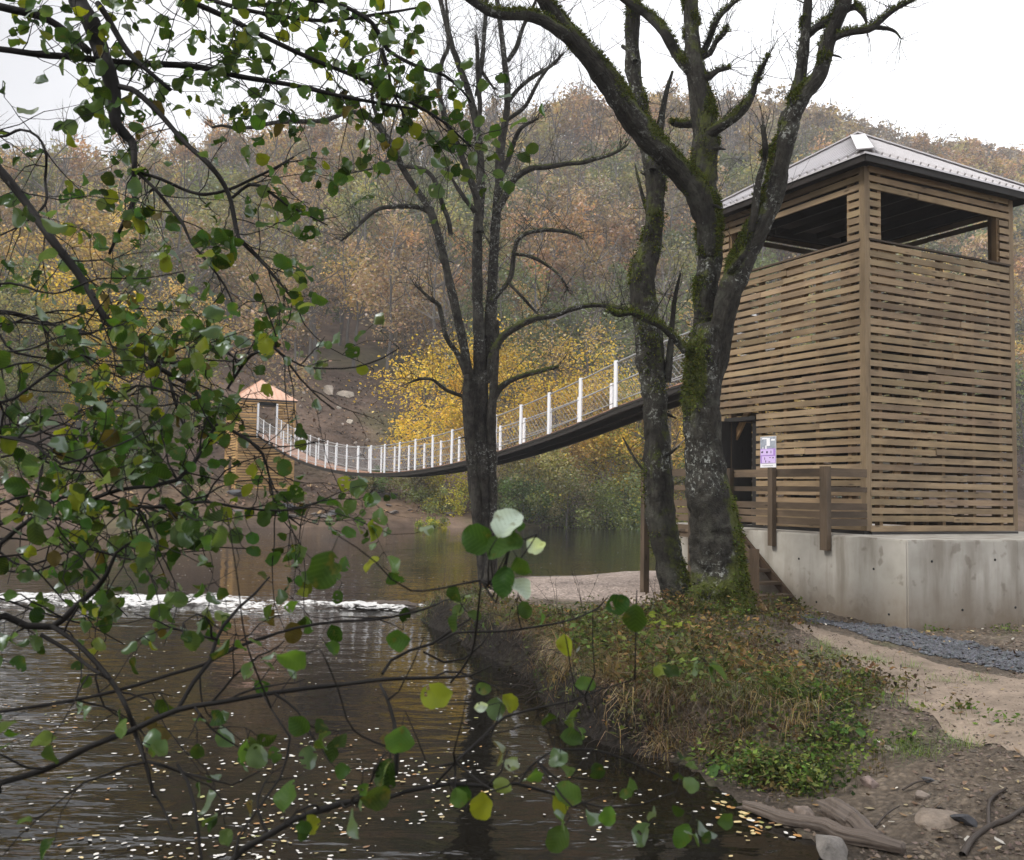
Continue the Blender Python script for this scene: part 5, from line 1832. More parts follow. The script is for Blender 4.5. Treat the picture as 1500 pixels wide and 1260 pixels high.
for px, py, size, rot, colr, lab in (
        (1222, 1252, (.17, .16, .12), (.4, .5, .3), (.17, .155, .14), 'pointed grey stone at the bottom edge in front of the driftwood'),
        (1380, 1208, (.19, .17, .065), (.25, -.15, .5), (.20, .16, .125), 'broad flat brown stone lying on the dark earth'),
        (1275, 1155, (.075, .09, .06), (.5, .2, .8), (.20, .15, .13), 'small reddish stone half sunk in the bank above the logs'),
        (1350, 1170, (.07, .06, .05), (0, .2, .2), (.21, .17, .14), 'rounded tan stone just above the broad flat stone'),
        (1178, 1192, (.11, .10, .045), (.1, .1, .4), (.19, .15, .125), 'pale reddish stone at the water edge beside the driftwood'),
        (1155, 1140, (.07, .05, .10), (.3, .2, .1), (.20, .175, .14), 'upright tan stone beside the green weeds'),
        (1312, 1095, (.10, .08, .03), (.1, 0, .3), (.21, .18, .15), 'thin pale slab lying on the slope above the weeds'),
        (1255, 1097, (.06, .05, .03), (.1, 0, .3), (.19, .15, .13), 'small flat stone at the right side of the green weeds'),
        (1415, 1205, (.10, .10, .05), (.2, .4, .7), (.05, .05, .055), 'dark slate stone behind the broad flat stone'),
        (1362, 1143, (.08, .05, .025), (.1, .2, .3), (.08, .08, .085), 'small dark slate on the bank above the rounded tan stone'),
        (1455, 1055, (.06, .05, .03), (.1, .1, .3), (.22, .18, .15), 'small pale stone at the far right of the dirt slope')):
    p = on_ground(px, py)
    rock('stone', lab, p + A([0, 0, size[2] * .08]), size, rot, colr, int(px))


def log(name, label, a, b, r0, r1, seed, mat_=LOGM):
    mb = MB()
    n = 7
    t = np.linspace(0, 1, n)[:, None]
    q = a * (1 - t) + b * t + np.random.default_rng(seed).normal(0, .012, (n, 3)) * (np.abs(t - .5) < .45)
    e = np.ones(n)
    e[0], e[-1] = .8, .65
    mb.tube(q, np.linspace(r0, r1, n) * e, 24, .16, 11, .02, seed=seed, ridge=.30, kn=.2)
    V = mb.v[-1]
    jag = np.random.default_rng(seed).normal(0, r0 * .5, 24)
    for i in range(24):
        V[i] += (q[0] - q[1]) / np.linalg.norm(q[0] - q[1]) * jag[i]
    mb.add([q[0]] + [V[i] for i in range(24)], A([[0, i + 1, (i + 1) % 24 + 1] for i in range(24)]))
    return tag(mb.build(name, mat_, None, False, q[n // 2]), label, 'log')


a, b = on_ground(1090, 1186), on_ground(1285, 1250)
log('driftwood_log', 'long grey driftwood log lying half in the water at the bank', a + A([0, 0, .03]), b + A([.12, -.08, .06]), .04, .05, 3)
a, b = on_ground(1212, 1192), on_ground(1290, 1235)
log('driftwood_slab', 'thick brown broken timber lying on the bank behind the driftwood log', a + A([0, 0, .045]), b + A([0, 0, .03]), .085, .055, 5)
# an exposed root curling over the earth at the lower right
mb = MB()
rp = [on_ground(*q) + A([0, 0, .02]) for q in ((1410, 1258), (1425, 1235), (1450, 1215), (1475, 1205), (1500, 1190), (1530, 1180))]
mb.tube(rp, [.02, .02, .018, .016, .014, .012], 9, .2, 12, .03)
rp2 = [on_ground(*q) + A([0, 0, .025]) for q in ((1448, 1216), (1448, 1195), (1455, 1175), (1475, 1160))]
mb.tube(rp2, [.014, .012, .011, .008], 8, .2, 12, .03)
tag(mb.build('exposed_root', LOGM, None, True, rp[2]), 'brown root curling over the bare earth in the lower right corner', 'root')
for i, (pa, pb, lab) in enumerate((((1340, 1070), (1368, 1096), 'thin pale stick lying on the slope right of the weeds'), ((1362, 1058), (1382, 1040), 'short stick lying near the path edge on the slope'),
                                   ((1282, 1215), (1318, 1185), 'dark thin stick leaning between the timber and the flat stone'), ((1322, 1165), (1362, 1155), 'curved dark stick above the broad flat stone'),
                                   ((975, 1025), (1008, 1025), 'pale stick poking out of the dry grass over the water'))):
    a, b = on_ground(*pa), on_ground(*pb)
    mb = MB()
    mb.tube([a + A([0, 0, .015]), (a + b) / 2 + A([0, .01, .03]), b + A([0, 0, .02])], [.008, .007, .004], 7, .2, 20, .02)
    tag(mb.build('stick', LOGM, None, True, a), lab, 'stick')

# far bank ledges, boulders and log
for i, (px, py, d, size, colr, lab) in enumerate((
        (500, 748, 54, (.9, .5, .22), (.085, .085, .09), 'dark flat ledge stone at the far waterline right of the small tower'), (425, 752, 53.6, (1.0, .5, .2), (.08, .082, .09), 'dark flat ledge stone in front of the small far tower'),
        (345, 752, 53.6, (1.1, .5, .24), (.075, .078, .088), 'dark slate ledge stone left of the small far tower'), (475, 762, 53, (.9, .5, .15), (.12, .11, .10), 'grey brown ledge stone at the far water edge'),
        (80, 768, 52.5, (.8, .5, .28), (.42, .36, .27), 'pale cream boulder at the waterline behind the left alder leaves'),
        (482, 554, 76, (1.6, .6, .5), (.40, .34, .28), 'broad pale rock outcrop at the top of the cleared slope'), (507, 553, 76, (.9, .6, .4), (.42, .36, .29), 'pale rock beside the outcrop on the cleared slope'),
        (513, 587, 71, (.35, .3, .28), (.50, .45, .38), 'round white rock in the middle of the cleared slope'), (505, 640, 64, (.3, .25, .2), (.46, .42, .37), 'small white rock above the bridge deck on the slope'),
        (560, 712, 57.5, (1.3, .25, .2), (.06, .05, .045), 'dark fallen trunk piece below the bridge on the far bank'), (540, 605, 69, (.25, .2, .15), (.44, .38, .33), 'small pale stone on the slope right of the white rock'),
        (497, 577, 73, (.25, .25, .2), (.48, .44, .38), 'small pale stone below the rock outcrop'), (528, 617, 67, (.3, .22, .16), (.38, .33, .29), 'greyish stone lower on the cleared slope'))):
    p = P(px, py, d)
    z = float(hz(A([p[0]]), A([p[1]]))[0])
    rock('rock', lab, (p[0], p[1], z + size[2] * .35), size, (.1, .1, .25 + i), colr, 100 + i)
rb = np.random.default_rng(4)
for i in range(40):
    uu, vv = rb.uniform(60, 76), rb.uniform(6, 30)
    x, y = uv2xy(uu, vv)
    z = float(hz(A([x]), A([y]))[0])
    s_ = rb.uniform(.08, .22)
    rock('slope_stone', 'small pale stone among many scattered over the cleared slope by the far tower', (x, y, z + s_ * .3), (s_, s_ * .8, s_ * .6), rb.uniform(0, 3, 3), A([.36, .31, .27]) * rb.uniform(.6, 1.2), 300 + i, 'rock',
         'pale stones scattered over the cleared slope')

for i in range(26):
    uu, vv = 51.6 + abs(rb.normal(0, 1.1)), rb.uniform(-8, 34)
    x, y = uv2xy(uu, vv)
    z = float(hz(A([x]), A([y]))[0])
    s_ = rb.uniform(.18, .5)
    rock('shore_stone', 'flat dark stone among those strewn along the far waterline', (x, y, z + .03), (s_, s_ * .7, s_ * .3), (rb.uniform(-.2, .2), rb.uniform(-.2, .2), rb.uniform(0, 3)),
         A([.12, .105, .095]) * rb.uniform(.5, 1.5), 500 + i, 'rock', 'flat stones strewn along the far waterline')

# ------------------------------------------------------------------ plants on the near bank
def blades(n, pos, L, lean, w, tint, droop=.6, r_=rng):
    """curved grass blades: 3 segments"""
    d = nrm(np.concatenate([lean + r_.normal(0, .35, (n, 2)), np.zeros((n, 1))], 1)) if lean is not None else nrm(np.concatenate([r_.normal(0, 1, (n, 2)), np.zeros((n, 1))], 1))
    sd = np.stack([-d[:, 1], d[:, 0], d[:, 2] * 0], 1)
    up = A([0, 0, 1.0])
    th0 = r_.uniform(.05, .7, (n, 1))
    bend = r_.uniform(.3, 1.6, (n, 1)) * droop
    V, p = [], pos.copy()
    tw_ = r_.normal(0, .3, (n, 1))
    for k in range(4):
        ww = w[:, None] * (1 - k / 3.2) * .5
        s2 = nrm(sd + up * tw_)
        V += [p - s2 * ww, p + s2 * ww]
        th = th0 + bend * (k + .5)
        p = p + (d * np.sin(th) + up * np.cos(th)) * L[:, None] / 3
    V = np.stack(V, 1)
    F = A([[0, 1, 3, 2], [2, 3, 5, 4], [4, 5, 7, 6]])
    FF = (F[None] + (np.arange(n) * 8)[:, None, None]).reshape(-1, 4)
    return V.reshape(-1, 3), FF, np.repeat(tint, 8, 0)


def tufts(mb, cx, cy, n_t, per, spread, L, wid, cols, lean=None, droop=.6, jx=None):
    for i in range(n_t):
        n = per
        x = cx[i] + rng.normal(0, spread, n)
        y = cy[i] + rng.normal(0, spread, n)
        z = ground_h(x, y) - .01
        ok = z > .0
        if ok.sum() == 0:
            continue
        x, y, z = x[ok], y[ok], z[ok]
        n = len(x)
        base_ = A(cols[rng.integers(len(cols))])
        c = base_ * rng.uniform(.35, 1.7, (n, 1)) * rng.uniform(.85, 1.15, (n, 3))
        ln = None if lean is None else np.broadcast_to(A(lean), (n, 2)) + rng.normal(0, .95, (n, 2))
        V, F, c = blades(n, np.stack([x, y, z], 1), rng.uniform(*L, n), ln, rng.uniform(*wid, n), c, droop)
        mb.add(V, F, None, c)


def bank_pts(n, x0, x1, y0, y1, s0, s1, dens=None):
    X_, Y_ = rng.uniform(x0, x1, n * 8), rng.uniform(y0, y1, n * 8)
    s = shore_dist(X_, Y_)
    ok = (s > s0) & (s < s1) & (path_mask(X_, Y_) < .35)
    return X_[ok][:n], Y_[ok][:n]


DRY = [(.15, .105, .05), (.12, .072, .034), (.08, .05, .026), (.22, .165, .08), (.065, .04, .022), (.09, .085, .03)]
STRAW = [(.26, .20, .10), (.34, .27, .15), (.20, .14, .065)]
GRN = [(.075, .115, .028), (.10, .14, .035), (.06, .085, .025)]
mb = MB()
cx, cy = bank_pts(190, -.6, 3.3, 7.7, 13.2, .16, .75)
tufts(mb, cx, cy, len(cx), 60, .06, (.14, .42), (.003, .007), DRY, (-.8, -.7), .8)
cx, cy = bank_pts(150, .2, 3.8, 8.6, 12.6, .4, 2.4)
tufts(mb, cx, cy, len(cx), 40, .10, (.12, .36), (.003, .007), DRY + GRN[:1], None, .75)
cx, cy = bank_pts(60, -1.7, -.1, 12.6, 17.5, .05, .9)
tufts(mb, cx, cy, len(cx), 45, .09, (.12, .35), (.003, .007), DRY + GRN, (-.8, -.4), .75)
cx, cy = bank_pts(42, -.2, 2.6, 7.7, 11.4, .12, 1.2)
tufts(mb, cx, cy, len(cx), 56, .045, (.22, .55), (.004, .008), STRAW, (-.6, -.9), 1.05)
o = kind(mb.build('dry_grass', GRASSM), 'stuff')
mb = MB()
cx, cy = bank_pts(80, -1.2, 3.6, 8.0, 13.6, .05, 2.2)
tufts(mb, cx, cy, len(cx), 50, .10, (.08, .28), (.003, .007), GRN, None, .6)
cx, cy = bank_pts(60, 2.2, 4.6, 7.0, 11.5, .6, 3.2)
tufts(mb, cx, cy, len(cx), 60, .09, (.04, .13), (.002, .005), GRN + [(.10, .16, .03)], None, .5)
for px, py, m_ in ((1155, 990, 5), (1195, 950, 3), (1230, 965, 3), (1305, 975, 3), (1385, 1090, 3), (1410, 1000, 2), (1330, 1060, 3)):
    g = on_ground(px, py)
    tufts(mb, g[0] + rng.normal(0, .12, m_), g[1] + rng.normal(0, .12, m_), m_, 80, .07, (.06, .2), (.002, .005), [(.10, .17, .03), (.13, .17, .05)], None, .5)
kind(mb.build('green_grass', GRASSM), 'stuff')


def weeds(mb, cx, cy, per, spread, h, ls, cols):
    """leafy ground plants: little pointed leaves at varied heights"""
    for x0, y0 in zip(cx, cy):
        n = per
        x, y = x0 + rng.normal(0, spread, n), y0 + rng.normal(0, spread, n)
        z0 = ground_h(x, y)
        ok = z0 > .005
        x, y, z0 = x[ok], y[ok], z0[ok]
        n = len(x)
        if not n:
            continue
        z = z0 + rng.uniform(.02, 1, n) ** 1.0 * h * rng.uniform(.5, 1)
        d = nrm(rng.normal(0, 1, (n, 3)) * A([1, 1, .5]) + A([0, 0, .1]))
        u_ = nrm(np.cross(d, rng.normal(0, .5, (n, 3)) + A([0, 0, 1])))
        nn = np.cross(u_, d)
        s = rng.uniform(*ls, n)[:, None]
        p = np.stack([x, y, z], 1)
        V = np.stack([p - d * s * .5, p + u_ * s * .3 - nn * s * .06, p + d * s * .6 - nn * s * .14, p - u_ * s * .3 - nn * s * .06], 1).reshape(-1, 3)
        b_ = A(cols[rng.integers(len(cols))])
        c = b_ * rng.uniform(.35, 1.7, (n, 1)) * rng.uniform(.85, 1.15, (n, 3))
        mb.add(V, np.arange(n * 4).reshape(-1, 4), None, np.repeat(c, 4, 0))
        st_ = rng.choice(n, max(1, n // 6))
        for i in st_:
            mb.tube([A([x[i] + .01, y[i], z0[i]]), p[i]], [.0018, .001], 3, cap=False, c=b_ * .8)


mb = MB()
wc = [(.07, .115, .022), (.05, .082, .018), (.11, .145, .035), (.035, .055, .016), (.13, .15, .045), (.09, .07, .03)]
wp = [on_ground(rng.normal(1175, 34), rng.normal(1092, 28)) for _ in range(62)]
wp += [on_ground(rng.normal(1228, 24), rng.normal(1048, 17)) for _ in range(24)]
wp += [on_ground(rng.normal(1120, 22), rng.normal(1140, 12)) for _ in range(45)] + [on_ground(rng.normal(1170, 14), rng.normal(1158, 8)) for _ in range(14)]
wp = [w for w in wp if w[2] > .01]
weeds(mb, [w[0] for w in wp], [w[1] for w in wp], 42, .065, .24, (.014, .055), wc)
wp = [on_ground(rng.normal(1062, 22), rng.normal(1035, 16)) for _ in range(20)] + [on_ground(rng.normal(1300, 70), rng.normal(1060, 25)) for _ in range(16)] + \
     [on_ground(rng.normal(1010, 40), rng.normal(960, 22)) for _ in range(26)] + [on_ground(rng.normal(870, 50), rng.normal(930, 14)) for _ in range(26)] + [on_ground(rng.normal(672, 25), rng.normal(888, 7)) for _ in range(20)]
wp = [w for w in wp if w[2] > .01]
weeds(mb, [w[0] for w in wp], [w[1] for w in wp], 30, .07, .16, (.02, .06), wc)
for px, py in ((1480, 912), (1495, 905), (1340, 918), (1380, 920), (1430, 915), (1465, 920)):
    g = on_ground(px, py)
    weeds(mb, g[0] + rng.normal(0, .1, 3), g[1] + rng.normal(0, .1, 3), 30, .07, .14, (.02, .05), wc)
kind(mb.build('leafy_weeds', GRASSM), 'stuff')
mb = MB()
ug = [(.075, .058, .026), (.055, .062, .020), (.11, .072, .034), (.045, .034, .02), (.16, .105, .045), (.085, .09, .03)]
cx, cy = bank_pts(110, -.4, 3.4, 7.7, 12.6, .10, 1.2)
weeds(mb, cx, cy, 40, .11, .36, (.02, .085), [(.06, .085, .022), (.085, .11, .03), (.05, .06, .02), (.10, .07, .035)])
cx, cy = bank_pts(230, -.4, 3.9, 8.2, 13.2, .08, 2.6)
weeds(mb, cx, cy, 44, .13, .30, (.02, .07), ug)
a_ = rng.uniform(0, 6.28, 60)
weeds(mb, 2.72 + np.cos(a_) * rng.uniform(.5, 1.1, 60), 12.2 + np.sin(a_) * rng.uniform(.5, 1.0, 60), 50, .12, .34, (.02, .07), ug + wc[:2])
cx, cy = bank_pts(60, -1.6, .3, 13.0, 17.4, .05, 1.0)
weeds(mb, cx, cy, 36, .12, .22, (.02, .06), ug)
kind(mb.build('undergrowth', GRASSM), 'stuff')

# broad-leaved docks and bramble sprays that stand out singly
def leafy_plant(label, px, py, n, h, L, colr, name='broad_leaf_plant'):
    g = on_ground(px, py)
    rt = thing(name, label, 'plant', g)
    sm_, lm_ = MB(), MB()
    ps, ds, ns = [], [], []
    for i in range(n):
        a = rng.uniform(0, 6.28)
        d = A([math.cos(a), math.sin(a), rng.uniform(.4, 1.2)])
        q = g + nrm(d) * h * rng.uniform(.5, 1)
        sm_.tube([g, (g + q) / 2 + A([0, 0, h * .15]), q], [.003, .002, .0015], 4, cap=False, c=A(colr) * .8)
        ps.append(q)
        ds.append(A([math.cos(a), math.sin(a), rng.uniform(-.7, .2)]))
        ns.append(A([rng.normal(0, .3), rng.normal(-.3, .3), 1]))
    leaves(lm_, A(ps), A(ds), A(ns), rng.uniform(L * .7, L * 1.2, n), A(colr) * rng.uniform(.7, 1.3, (n, 1)))
    sm_.build('stem', GRASSM, rt)
    lm_.build('leaves', ALEAF, rt, True)


for a in (('bright green leafy plant in the dry grass below the thick mossy tree', 1068, 1028, 26, .22, .09, (.06, .13, .03)), ('low green plant with drooping leaves at the dark bank edge', 1050, 1058, 9, .12, .09, (.07, .14, .04)),
          ('broad leaved green plant at the top of the weed patch', 1240, 1052, 14, .14, .08, (.09, .17, .05)), ('green plant growing at the right end of the concrete base', 1488, 912, 22, .3, .08, (.06, .12, .035)),
          ('yellow green fern by the left foot of the thick mossy tree', 985, 925, 22, .32, .10, (.17, .21, .03)), ('low green plant on the grassy tip under the many stemmed tree', 668, 892, 16, .22, .10, (.09, .17, .03))):
    leafy_plant(*a)
# bare stalks in the sand behind the grass
for px, py, h, lab in ((1055, 1012, .5, 'reddish dead stalk arching over the dry grass tuft'), (858, 905, .75, 'tall dead seed stalk leaning in front of the sandy beach'), (965, 890, .5, 'short twiggy stalk on the sand left of the mossy trunks'),
                       (815, 895, .6, 'thin dead stalk at the left end of the sandy beach')):
    g = on_ground(px, py)
    mb = MB()
    for _ in range(3):
        d = A([rng.normal(-.25, .2), rng.normal(0, .15), 1])
        q = [g + rng.normal(0, .02, 3) * A([1, 1, 0])]
        for j in range(6):
            d = nrm(d + rng.normal(0, .1, 3))
            q.append(q[-1] + d * h / 6 * rng.uniform(.8, 1.1))
        mb.tube(A(q), np.linspace(.004, .0015, 7), 4, cap=False)
        for j in range(2, 7):
            mb.tube([q[j], q[j] + A([rng.normal(0, .04), rng.normal(0, .04), .04])], [.0018, .003], 3)
    tag(mb.build('dead_stalk', TWIG, None, False, g), lab, 'stalk')

# hanging roots and twigs in the dark undercut of the bank
mb = MB()
cx, cy = bank_pts(150, -.9, 2.0, 7.3, 13.5, -.1, .25)
for x, y in zip(cx, cy):
    z = max(float(ground_h(A([x]), A([y]))[0]), .02)
    d = nrm(A([rng.normal(-.5, .4), rng.normal(-.6, .4), rng.normal(.1, .4)]))
    q = [A([x, y, z + .05])]
    for j in range(5):
        d = nrm(d + rng.normal(0, .25, 3) + A([0, 0, -.12]))
        q.append(q[-1] + d * rng.uniform(.03, .11))
        q[-1][2] = max(q[-1][2], .01)
    mb.tube(A(q), np.linspace(.005, .0015, 6), 4, cap=False)
kind(mb.build('bank_roots', TWIG), 'stuff')

# ------------------------------------------------------------------ gravel, leaf litter, floating leaves, foam
GL = A([G(1160, 913, .38)[:2], G(1250, 924, .38)[:2], G(1330, 945, .38)[:2], G(1420, 961, .38)[:2], G(1500, 976, .38)[:2], (9.0, 9.2)])


def stones(n, pts, size, colr, flat=.55):
    O8 = A([(1, 0, 0), (-1, 0, 0), (0, 1, 0), (0, -1, 0), (0, 0, 1), (0, 0, -1)], float)
    F8 = A([(0, 2, 4), (2, 1, 4), (1, 3, 4), (3, 0, 4), (2, 0, 5), (1, 2, 5), (3, 1, 5), (0, 3, 5)])
    s = rng.uniform(*size, (n, 1, 1)) * rng.uniform(.6, 1.3, (n, 1, 3))
    s[..., 2] *= flat
    V = O8[None] * s + rng.normal(0, .18, (n, 6, 3)) * s
    a = rng.uniform(0, 6.28, n)
    ca, sa = np.cos(a)[:, None], np.sin(a)[:, None]
    V = np.stack([V[..., 0] * ca - V[..., 1] * sa, V[..., 0] * sa + V[..., 1] * ca + V[..., 2] * .3, V[..., 2]], -1) + pts[:, None]
    F = (F8[None] + (np.arange(n) * 6)[:, None, None]).reshape(-1, 3)
    c = np.repeat(A(colr) * rng.uniform(.5, 1.7, (n, 1)) * rng.uniform(.93, 1.07, (n, 3)), 6, 0)
    return V.reshape(-1, 3), F, c


n = 75000
x, y = rng.uniform(3.6, 8.5, n), rng.uniform(8.0, 14.6, n)
d = seg_dist(x, y, GL) + .13 * fb2(x, y, 2.0, 3, 6.0) + rng.normal(0, .05, n)
ok = d < np.interp(x, [3.9, 4.6, 5.2, 8], [.22, .40, .52, .62])
x, y = x[ok], y[ok]
z = ground_h(x, y) + .012
mb = MB()
mb.add(*(lambda t: (t[0], t[1], None, t[2]))(stones(len(x), np.stack([x, y, z], 1), (.010, .032), (.060, .063, .072))))
kind(mb.build('gravel', GRAVM), 'stuff')
# small stones and crumbs of earth over the slope
n = 26000
x, y = rng.uniform(.9, 7.5, n), rng.uniform(4.6, 11.5, n)
s = shore_dist(x, y)
ok = (s > .05) & (fb2(x, y, .8, 3, 12.) > -.25)
x, y = x[ok], y[ok]
z = ground_h(x, y) + .002
mb = MB()
mb.add(*(lambda t: (t[0], t[1], None, t[2]))(stones(len(x), np.stack([x, y, z], 1), (.004, .024), (.105, .080, .062))))
kind(mb.build('earth_crumbs', ROCKM), 'stuff')


def flecks(n, x, y, z, size, cols, probs, tilt=.05, asp=(.45, .8)):
    k = 7
    a = np.linspace(0, 2 * np.pi, k, endpoint=False)[None] + rng.normal(0, .15, (n, k))
    r = rng.uniform(*size, (n, 1)) * (1 + rng.normal(0, .14, (n, k)))
    e = rng.uniform(*asp, (n, 1))
    u_, v_ = r * np.cos(a), r * np.sin(a) * e
    th = rng.uniform(0, 6.28, (n, 1))
    V = np.stack([x[:, None] + u_ * np.cos(th) - v_ * np.sin(th), y[:, None] + u_ * np.sin(th) + v_ * np.cos(th), z[:, None] + np.abs(rng.normal(0, tilt, (n, 1))) * (u_ + r)], -1)
    ci = rng.choice(len(cols), n, p=probs)
    c = np.repeat(A(cols)[ci] * rng.uniform(.7, 1.15, (n, 1)), k, 0)
    return V.reshape(-1, 3), np.arange(n * k).reshape(n, k), c


WC = [(.62, .60, .56), (.50, .40, .20), (.42, .22, .07), (.30, .30, .10), (.22, .12, .06)]
n = 3400
pxr, pyr = rng.uniform(-60, 1150, n), 915 + 345 * rng.random(n) ** .9
q = A([G(a, b, .004) for a, b in zip(pxr, pyr)])
x, y = q[:, 0], q[:, 1]
s = shore_dist(x, y)
clump = fb2(x, y, .55, 3, 2.0) + .6 * fb2(x, y, 2.2, 2, 5.0)
ok = (s < -.05) & (rng.random(n) < np.clip(.22 + 1.0 * clump, .03, 1) * (.5 + .5 * sm(1100, 700, pxr)))
x, y = x[ok], y[ok]
V, F, c = flecks(len(x), x, y, np.full(len(x), .006), (.006, .024), WC, [.60, .17, .11, .07, .05], .05)
n2 = 500
yy = rng.uniform(14, 46, n2)
xx = rng.uniform(-.35, .25, n2) * yy
ok = shore_dist(xx, yy) < -.2
V2, F2, c2 = flecks(ok.sum(), xx[ok], yy[ok], np.full(ok.sum(), .006), (.012, .035), WC, [.5, .2, .12, .1, .08], .03)
n = 130                                                      # a drift of yellow leaves caught against the bank
q = A([G(a, b, .004) for a, b in zip(rng.normal(1120, 38, n), rng.normal(1188, 22, n))])
ok = shore_dist(q[:, 0], q[:, 1]) < .02
q = q[ok]
V3, F3, c3 = flecks(len(q), q[:, 0], q[:, 1], np.full(len(q), .007), (.012, .034), WC, [.1, .35, .3, .1, .15], .06)
mb = MB()
mb.add(V3, F3, None, c3)
mb.add(V, F, None, c)
mb.add(V2, F2, None, c2)
kind(mb.build('floating_leaves', FLOATM), 'stuff')

BC = [(.13, .075, .04), (.20, .12, .05), (.30, .22, .08), (.34, .28, .16), (.45, .42, .36)]
n = 5200
x, y = rng.uniform(.5, 8.5, n), rng.uniform(4.6, 14.5, n)
ok = (shore_dist(x, y) > -.02) & (rng.random(n) < 1 - .8 * path_mask(x, y)) & (rng.random(n) < .5)
x, y = x[ok], y[ok]
V, F, c = flecks(len(x), x, y, ground_h(x, y) + .012, (.010, .032), BC, [.40, .28, .16, .10, .06], .35)
mb = MB()
mb.add(V, F, None, c)
n = 15000
uu, vv = rng.uniform(52, 78, n), rng.uniform(-10, 60, n)
x, y = uv2xy(uu, vv)
V, F, c = flecks(n, x, y, hz(x, y) + .03, (.04, .15), [(.17, .09, .05), (.24, .13, .06), (.34, .22, .10), (.08, .05, .035)], [.4, .3, .15, .15], .4)
mb.add(V, F, None, c)
kind(mb.build('fallen_leaves', FLOATM), 'stuff')

# rapids: broken white water where the river drops over a shallow sill
gxr, gyr = np.arange(-13, -.9, .03), np.arange(12.8, 19.2, .03)
XX, YY = np.meshgrid(gxr, gyr)
cl = 17.0 + .35 * fb2(XX, YY * 0, .5, 3, 3.) + .06 * (XX + 4)
wdt = np.interp(XX, [-13, -5.5, -3.2, -1.6, -1], [1.7, 1.5, .55, .3, .1])
inb = np.exp(-((YY - cl) / wdt) ** 2)
tail = .62 * np.exp(-np.clip(cl - YY, 0, 9) / 1.5) * (YY < cl) * sm(-1.5, -4, XX)
nz_ = fbm(np.stack([XX * 4.2, YY * 13, XX * 0], -1), 4)
nz2 = fbm(np.stack([XX * .9, YY * 2.2, XX * 0 + 4], -1), 3)
val = np.maximum(inb * .95, tail * .8) + nz_ * .6 + nz2 * .7 - .30 + .16 * sm(-3.5, -6, XX) + .75 * fb2(XX, YY, .75, 3, 7.)
foam_h = .012 + .09 * inb * np.clip(.6 + nz_, 0, 2) + .02 * np.clip(val - .8, 0, 1)
fc = grid_faces(len(gxr), len(gyr))
mk = val.ravel()[fc].mean(1) > .12
fc = fc[mk]
us, inv = np.unique(fc, return_inverse=True)
FVv = np.stack([XX, YY, foam_h], -1).reshape(-1, 3)[us]
kind(mesh_np('foam', FVv, [inv.reshape(-1, 4)], FOAMM, None, np.repeat(np.clip(val.ravel()[us], 0, 1.2)[:, None], 3, 1), None, True), 'stuff')
# the log that lies across the end of the sill
a, b = G(500, 884, .05), G(612, 889, .05)
log('sill_log', 'wet log with pale top lying in the white water beside the grassy tip', a, b, .05, .08, 9)

# ------------------------------------------------------------------ sky, sun, air
w = bpy.data.worlds.new('World')
sc.world = w
w.use_nodes = True
nt = w.node_tree
bg = nt.nodes['Background']
sky = nt.nodes.new('ShaderNodeTexSky')
sky.sky_type = 'NISHITA'
sky.sun_disc = False
SUN_E, SUN_A = R(44), R(252)
sky.sun_elevation = SUN_E
sky.sun_rotation = SUN_A
sky.air_density = 1.0
sky.dust_density = 4.0
bw = nt.nodes.new('ShaderNodeRGBToBW')
nt.links.new(sky.outputs[0], bw.inputs[0])
mx = nt.nodes.new('ShaderNodeMix')
mx.data_type = 'RGBA'
mx.inputs[0].default_value = .86                             # an overcast sky: nearly all colour gone
nt.links.new(sky.outputs[0], mx.inputs[6])
nt.links.new(bw.outputs[0], mx.inputs[7])
m2 = nt.nodes.new('ShaderNodeMix')                           # cloud deck: flattens the gradient
m2.data_type = 'RGBA'
m2.inputs[0].default_value = .8
nt.links.new(mx.outputs[2], m2.inputs[6])
tc = nt.nodes.new('ShaderNodeTexCoord')
cn = nt.nodes.new('ShaderNodeTexNoise')
cn.inputs['Scale'].default_value = 2.2
cn.inputs['Detail'].default_value = 5
nt.links.new(tc.outputs['Generated'], cn.inputs['Vector'])
cr = nt.nodes.new('ShaderNodeValToRGB')
cr.color_ramp.elements[0].position = .3
cr.color_ramp.elements[0].color = (11.0, 11.2, 11.9, 1)
cr.color_ramp.elements[1].position = .7
cr.color_ramp.elements[1].color = (15.5, 15.5, 15.8, 1)
nt.links.new(cn.outputs['Fac'], cr.inputs['Fac'])
sx = nt.nodes.new('ShaderNodeSeparateXYZ')                   # the cloud is thicker towards the left of the valley
nt.links.new(tc.outputs['Generated'], sx.inputs[0])
mr = nt.nodes.new('ShaderNodeMapRange')
mr.inputs['From Min'].default_value = -.6
mr.inputs['From Max'].default_value = .25
mr.inputs['To Min'].default_value = .42
mr.inputs['To Max'].default_value = 1.1
nt.links.new(sx.outputs[0], mr.inputs['Value'])
mv_ = nt.nodes.new('ShaderNodeVectorMath')
mv_.operation = 'SCALE'
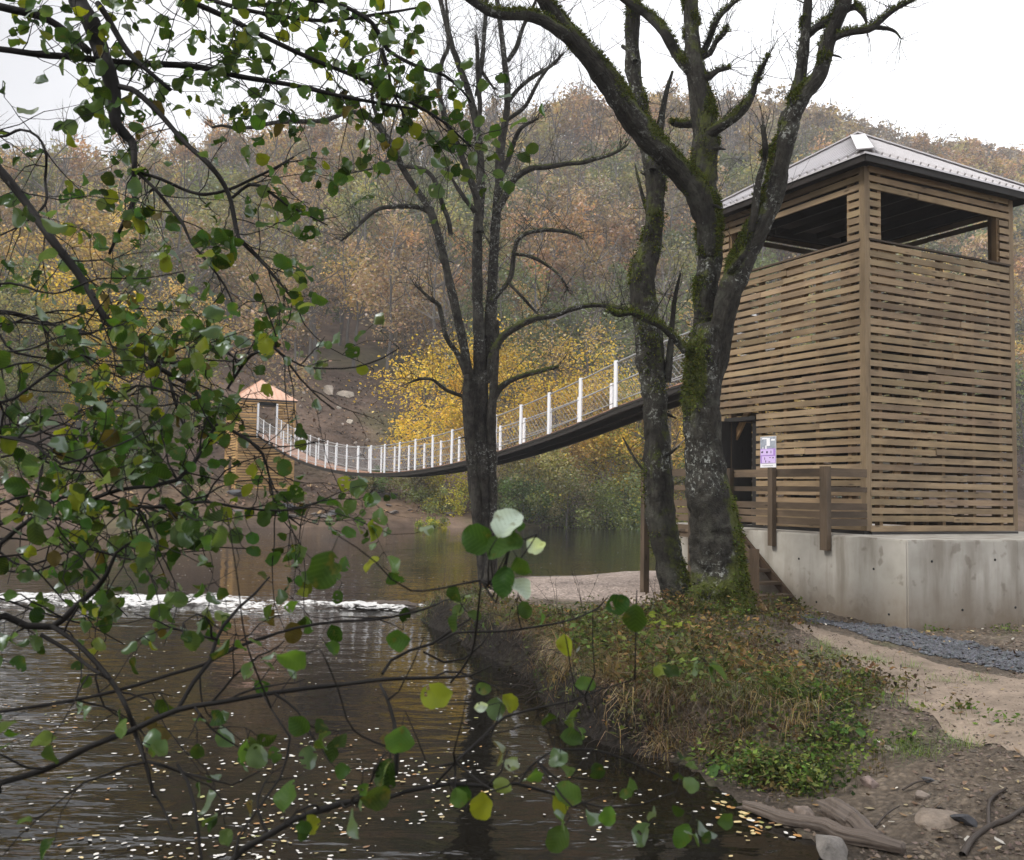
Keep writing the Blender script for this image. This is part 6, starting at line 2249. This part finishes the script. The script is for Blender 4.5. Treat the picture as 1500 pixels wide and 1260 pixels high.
nt.links.new(cr.outputs['Color'], mv_.inputs[0])
nt.links.new(mr.outputs[0], mv_.inputs['Scale'])
nt.links.new(mv_.outputs[0], m2.inputs[7])
nt.links.new(m2.outputs[2], bg.inputs['Color'])
bg.inputs['Strength'].default_value = .093

sd = bpy.data.lights.new('sun', 'SUN')
so = bpy.data.objects.new('sun', sd)
col.objects.link(so)
sd.energy = 2.4
sd.angle = R(16)
sd.color = (1, .96, .90)
# Nishita: rotation 0 has the sun towards +Y, growing clockwise seen from above
dirs = Vector((math.sin(SUN_A) * math.cos(SUN_E), math.cos(SUN_A) * math.cos(SUN_E), math.sin(SUN_E)))
so.rotation_euler = (-dirs).to_track_quat('-Z', 'Y').to_euler()

hb = bpy.data.meshes.new('haze')
bm = bmesh.new()
bmesh.ops.create_cube(bm, size=1)
bm.to_mesh(hb)
bm.free()
ho = bpy.data.objects.new('haze', hb)
col.objects.link(ho)
ho.scale = (520, 460, 125)
ho.location = (70, 150, 60)
ho['kind'] = 'stuff'
hm = bpy.data.materials.new('misty_air')
hm.use_nodes = True
t_ = hm.node_tree
t_.nodes.remove(t_.nodes['Principled BSDF'])
pv = t_.nodes.new('ShaderNodeVolumePrincipled')
pv.inputs['Color'].default_value = (.93, .94, .98, 1)
pv.inputs['Density'].default_value = .0008
pv.inputs['Anisotropy'].default_value = .1
t_.links.new(pv.outputs[0], t_.nodes['Material Output'].inputs['Volume'])
hb.materials.append(hm)

for o in bpy.data.objects:
    if '_loc' in o:
        del o['_loc']

sc.render.engine = 'CYCLES'
cy_ = sc.cycles
cy_.use_denoising = True
cy_.max_bounces = 8
cy_.diffuse_bounces = 3
cy_.glossy_bounces = 3
cy_.transmission_bounces = 4
cy_.volume_bounces = 1
cy_.transparent_max_bounces = 8
cy_.sample_clamp_indirect = 6
cy_.use_adaptive_sampling = True
cy_.adaptive_threshold = .02
sc.view_settings.view_transform = 'Standard'
sc.view_settings.look = 'None'
sc.view_settings.exposure = 0.55
sc.view_settings.gamma = 1
